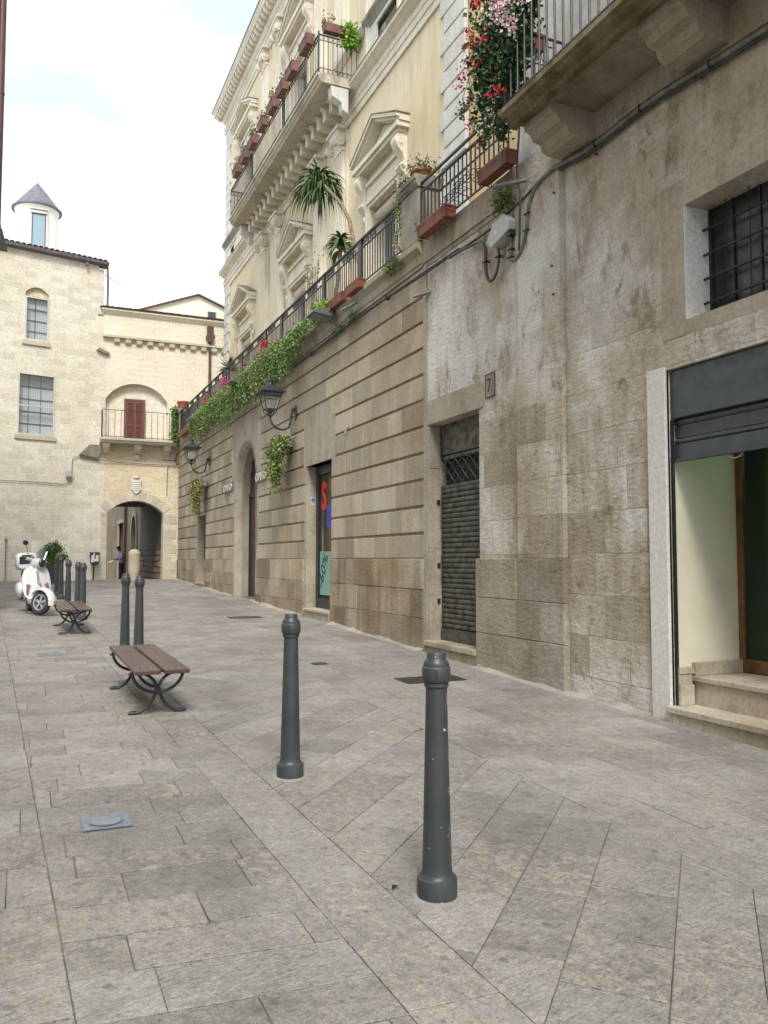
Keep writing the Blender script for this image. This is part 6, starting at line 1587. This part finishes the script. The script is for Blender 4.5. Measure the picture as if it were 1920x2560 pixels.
# top box
m = MB(); loft(m, [(-1.12, .16, .90, 1.12), (-1.06, .20, .87, 1.20), (-.86, .22, .86, 1.24), (-.74, .20, .87, 1.20), (-.70, .17, .90, 1.12)], sq=4); tb = m.build('top_box', 'whitepaint', sc, smooth=True)
m = MB(); m.prism([(-.16, 1.0), (.16, 1.0), (.15, 1.12), (.10, 1.19), (-.10, 1.19), (-.15, 1.12)], 'x', -.72, -.685); m.build('backrest_pad', 'vinyl', tb, bevel=.01)
m = MB(); m.tube([(-.85, .09, .86), (-.72, .12, .72)], .014, 6); m.tube([(-.85, -.09, .86), (-.72, -.12, .72)], .014, 6); m.build('carrier', 'chrome', sc)
m = MB(); m.tube([(-.85, -.17, .40), (-.6, -.19, .30), (-.35, -.16, .26)], [.045, .05, .03], 10); m.build('exhaust', 'alloy', sc, smooth=True)
m = MB(); m.tube([(-.05, .06, .2), (-.08, .17, .02)], .012, 6); m.tube([(-.05, -.06, .2), (-.08, -.17, .02)], .012, 6); m.build('stand', 'darkmetal', sc)
def wheel(x, name, par):
    m = MB(); r, wd = .245, .052; pr = []
    for i in range(17):
        a = math.pi*2*i/16; pr.append((r-.052+.052*math.cos(a), wd*math.sin(a)))
    m.lathe(pr, (x, 0, r), 40, 'y', False); ty = m.build(name, 'rubber', par, smooth=2)
    m = MB(); m.lathe([(.135, -.045), (.16, -.05), (.16, .05), (.135, .045), (.135, -.045)], (x, 0, r), 32, 'y', False); m.lathe([(.001, -.05), (.035, -.05), (.04, .05), (.001, .05)], (x, 0, r), 16, 'y')
    for i in range(5):
        a = math.pi*2*i/5+.3; ca, sa = math.cos(a), math.sin(a); wv = .022
        m.rings([[(x+ca*q-sa*w1_, t_, r+sa*q+ca*w1_) for w1_, t_ in ((-wv, -.03), (wv, -.03), (wv, .03), (-wv, .03))] for q in (.03, .155)])
    m.build('rim', 'alloy', ty)
    m = MB(); m.lathe([(.001, -.010), (.10, -.010), (.10, .010), (.001, .010)], (x, 0, r), 24, 'y'); m.build('brake_disc', 'darkmetal', ty)
    return ty
wheel(XR, 'rear_wheel', sc)
st_parts = []
w_ = wheel(XFR, 'front_wheel', sc); st_parts.append(w_)
m = MB(); rs = []
for i in range(15):
    a = R(-12+150*i/14); rr = .30; wd = .085+.03*math.sin(math.pi*i/14)
    cx_, cz_ = XFR+rr*math.cos(a)*1.12, .245+rr*math.sin(a)
    rs.append([(XFR+(rr-.05*abs(q)**2)*math.cos(a)*1.12, wd*q, .245+(rr-.055*abs(q)**2.)*math.sin(a)) for q in [-1+2*j/8 for j in range(9)]]+[(XFR+(rr-.012-.05*abs(q)**2)*math.cos(a)*1.12, wd*q*.95, .245+(rr-.012-.055*abs(q)**2)*math.sin(a)) for q in [1-2*j/8 for j in range(9)]])
m.rings(rs); st_parts.append(m.build('front_mudguard', 'whitepaint', sc, smooth=True))
m = MB(); m.tube([(XFR, .07, .245), (XFR-.05, .07, .42), (XFR-.14, .0, .62)], .022, 8); st_parts.append(m.build('fork', 'alloy', sc))
m = MB(); loft(m, [(.20, .05, .93, 1.06), (.26, .10, .92, 1.10), (.36, .125, .92, 1.12), (.44, .10, .93, 1.10), (.48, .05, .95, 1.06)])
rs = [[(.29+.03*math.cos(q), y_, 1.07+.028*math.sin(q)) for q in [2*math.pi*j/10 for j in range(10)]] for y_ in (-.26, -.12, .12, .26)]; m.rings(rs)
m.tube([(.32, 0, .95), (.38, 0, .80)], .05, 10); hs_ = m.build('headset', 'whitepaint', sc, smooth=True); st_parts.append(hs_)
m = MB(); m.lathe([(.001, .0), (.085, .0), (.08, .03), (.05, .05), (.001, .055)], (.465, 0, 1.02), 20, 'x'); st_parts.append(m.build('headlight', 'smoke', sc, smooth=2))
m = MB(); m.ell((.505, .02, 1.04), (.012, .035, .03)); st_parts.append(m.build('headlight_glint', 'chrome', sc, smooth=2))
for s_ in (-1, 1):
    m = MB(); m.tube([(.29, s_*.26, 1.07), (.26, s_*.38, 1.06)], .019, 8); st_parts.append(m.build('grip', 'rubber', sc))
    m = MB(); m.tube([(.32, s_*.27, 1.09), (.30, s_*.38, 1.075)], .006, 6); st_parts.append(m.build('brake_lever', 'chrome', sc))
    m = MB(); m.tube([(.30, s_*.20, 1.10), (.28, s_*.26, 1.28), (.27, s_*.30, 1.33)], .007, 6); mr = m.build('mirror_stem', 'chrome', sc); st_parts.append(mr)
    m = MB(); m.ell((.27, s_*.31, 1.37), (.02, .075, .05), 14, 8); m.build('mirror', 'smoke', mr, smooth=2)
m = MB(); rs = []
for z, hw, x_ in ((.96, .17, .50), (1.08, .21, .47), (1.25, .20, .42), (1.38, .165, .38), (1.44, .11, .36)):
    rs.append([(x_-.09*(q/hw)**2, q, z) for q in [hw*(-1+2*j/8) for j in range(9)]]+[(x_-.005-.09*(q/hw)**2, q, z) for q in [hw*(1-2*j/8) for j in range(9)]])
m.rings(rs); st_parts.append(m.build('windscreen', 'screen', sc, smooth=True))
ax = (Vector((.32, 0, .95))-Vector((.60, 0, .245))).normalized()
for o in st_parts: rot_about(o, (.60, 0, .245), Matrix.Rotation(R(38), 4, ax))
sc.rotation_euler.x = R(4)         # resting on its side-stand
# ================================================================ PERSON beyond the archway
random.seed(2)
pe = thing('person', 'dark-haired person in a pale lilac shirt and black trousers holding white paper beyond the archway', 'person', (4.62, 44.4, gz(44.4)), R(200))
def skinned(name, verts, edges, rad, mat, parent, sub=2):
    me = bpy.data.meshes.new(name); me.from_pydata(verts, edges, []); o = bpy.data.objects.new(name, me); C.objects.link(o); o.parent = parent
    me.materials.append(MT[mat]); s_ = o.modifiers.new('skin', 'SKIN'); s_.use_smooth_shade = True
    for i, r in enumerate(rad): me.skin_vertices[0].data[i].radius = r if hasattr(r, '__len__') else (r, r); me.skin_vertices[0].data[i].use_root = (i == 0)
    d = o.modifiers.new('sub', 'SUBSURF'); d.levels = sub; d.render_levels = sub; return o
# figure faces +x locally; leaning a little forward over the paper
V = [(0, 0, .95), (.02, 0, 1.12), (.05, 0, 1.32), (.09, 0, 1.47), (.13, 0, 1.54), (.17, 0, 1.62), (.19, 0, 1.70),
     (.0, .09, .90), (.02, .10, .50), (-.02, .11, .09), (.12, .12, .04), (.0, -.09, .90), (-.02, -.10, .50), (-.05, -.11, .09), (.09, -.12, .04),
     (.07, .18, 1.42), (.10, .24, 1.16), (.32, .16, 1.10), (.39, .13, 1.11), (.07, -.18, 1.42), (.10, -.24, 1.16), (.32, -.16, 1.10), (.39, -.13, 1.11)]
E_ = [(0, 1), (1, 2), (2, 3), (3, 4), (4, 5), (5, 6), (0, 7), (7, 8), (8, 9), (9, 10), (0, 11), (11, 12), (12, 13), (13, 14), (3, 15), (15, 16), (16, 17), (17, 18), (3, 19), (19, 20), (20, 21), (21, 22)]
Rr = [(.13, .15), (.12, .14), (.13, .16), (.10, .12), .055, (.09, .075), (.085, .075), .085, .055, .038, .035, .085, .055, .038, .035, .055, .042, .03, .028, .055, .042, .03, .028]
skinned('body', V, E_, Rr, 'skin', pe)
m = MB(); rs = []
for z, x, rx, ry in ((.93, .0, .15, .18), (1.05, .01, .14, .17), (1.2, .03, .145, .18), (1.36, .06, .145, .20), (1.45, .085, .11, .17), (1.50, .10, .065, .08)): rs.append([(x+rx*math.cos(a), ry*math.sin(a), z) for a in [2*math.pi*j/16 for j in range(16)]])
m.rings(rs)
for s_ in (-1, 1): m.tube([(.07, s_*.17, 1.42), (.10, s_*.245, 1.17), (.20, s_*.215, 1.13)], [.075, .062, .055], 10)
m.build('shirt', 'shirt', pe, smooth=True)
m = MB()
rs = [[(x+rx*math.cos(a), ry*math.sin(a), z) for a in [2*math.pi*j/16 for j in range(16)]] for z, x, rx, ry in ((.86, .0, .135, .17), (.97, .0, .14, .17))]; m.rings(rs)
for s_ in (-1, 1): m.tube([(0, s_*.085, .92), (s_*.02, s_*.10, .5), (s_*.015-.03, s_*.11, .09)], [.10, .075, .065], 12)
m.build('trousers', 'trousers', pe, smooth=True)
m = MB(); m.ell((.165, 0, 1.705), (.105, .095, .105), 16, 10); m.ell((.12, 0, 1.65), (.085, .09, .11), 14, 8); m.build('hair', 'hair', pe, smooth=2)
m = MB(); m.ell((.275, 0, 1.635), (.02, .015, .02), 8, 6)
for s_ in (-1, 1): m.ell((.19, s_*.085, 1.64), (.02, .012, .028), 8, 6)
m.build('nose_and_ears', 'skin', pe, smooth=2)
m = MB()
for s_ in (-1, 1): m.ell((.262, s_*.03, 1.665), (.008, .012, .007), 8, 5)
m.box(.262, .268, -.022, .022, 1.588, 1.594); m.build('eyes_and_mouth', 'hair', pe)
m = MB()
for s_ in (-1, 1):
    for k, ln in enumerate((.075, .085, .08, .062)):
        y_ = s_*(.155-.021*k); m.tube([(.40, y_, 1.115-.0), (.40+ln*.5, y_-s_*.004, 1.11), (.40+ln*.85, y_-s_*.01, 1.085), (.40+ln*.8, y_-s_*.012, 1.065)], .009, 6)
    m.tube([(.37, s_*.11, 1.12), (.41, s_*.085, 1.135), (.44, s_*.08, 1.13)], .010, 6)
m.build('fingers', 'skin', pe)
m = MB(); m.box(.42, .66, -.17, .17, 1.088, 1.092); m.v = [(x, y, z+(x-.42)*-.55) for x, y, z in m.v]; tag(m.build('sheet_of_paper', 'paper', None), 'white sheet of paper held by the person beyond the archway', 'paper')
pp = bpy.data.objects['sheet_of_paper']; pp.matrix_world = Matrix.Translation(pe.location) @ Matrix.Rotation(R(200), 4, 'Z')
for o in list(bpy.data.objects): strip(o)
bpy.context.view_layer.update()
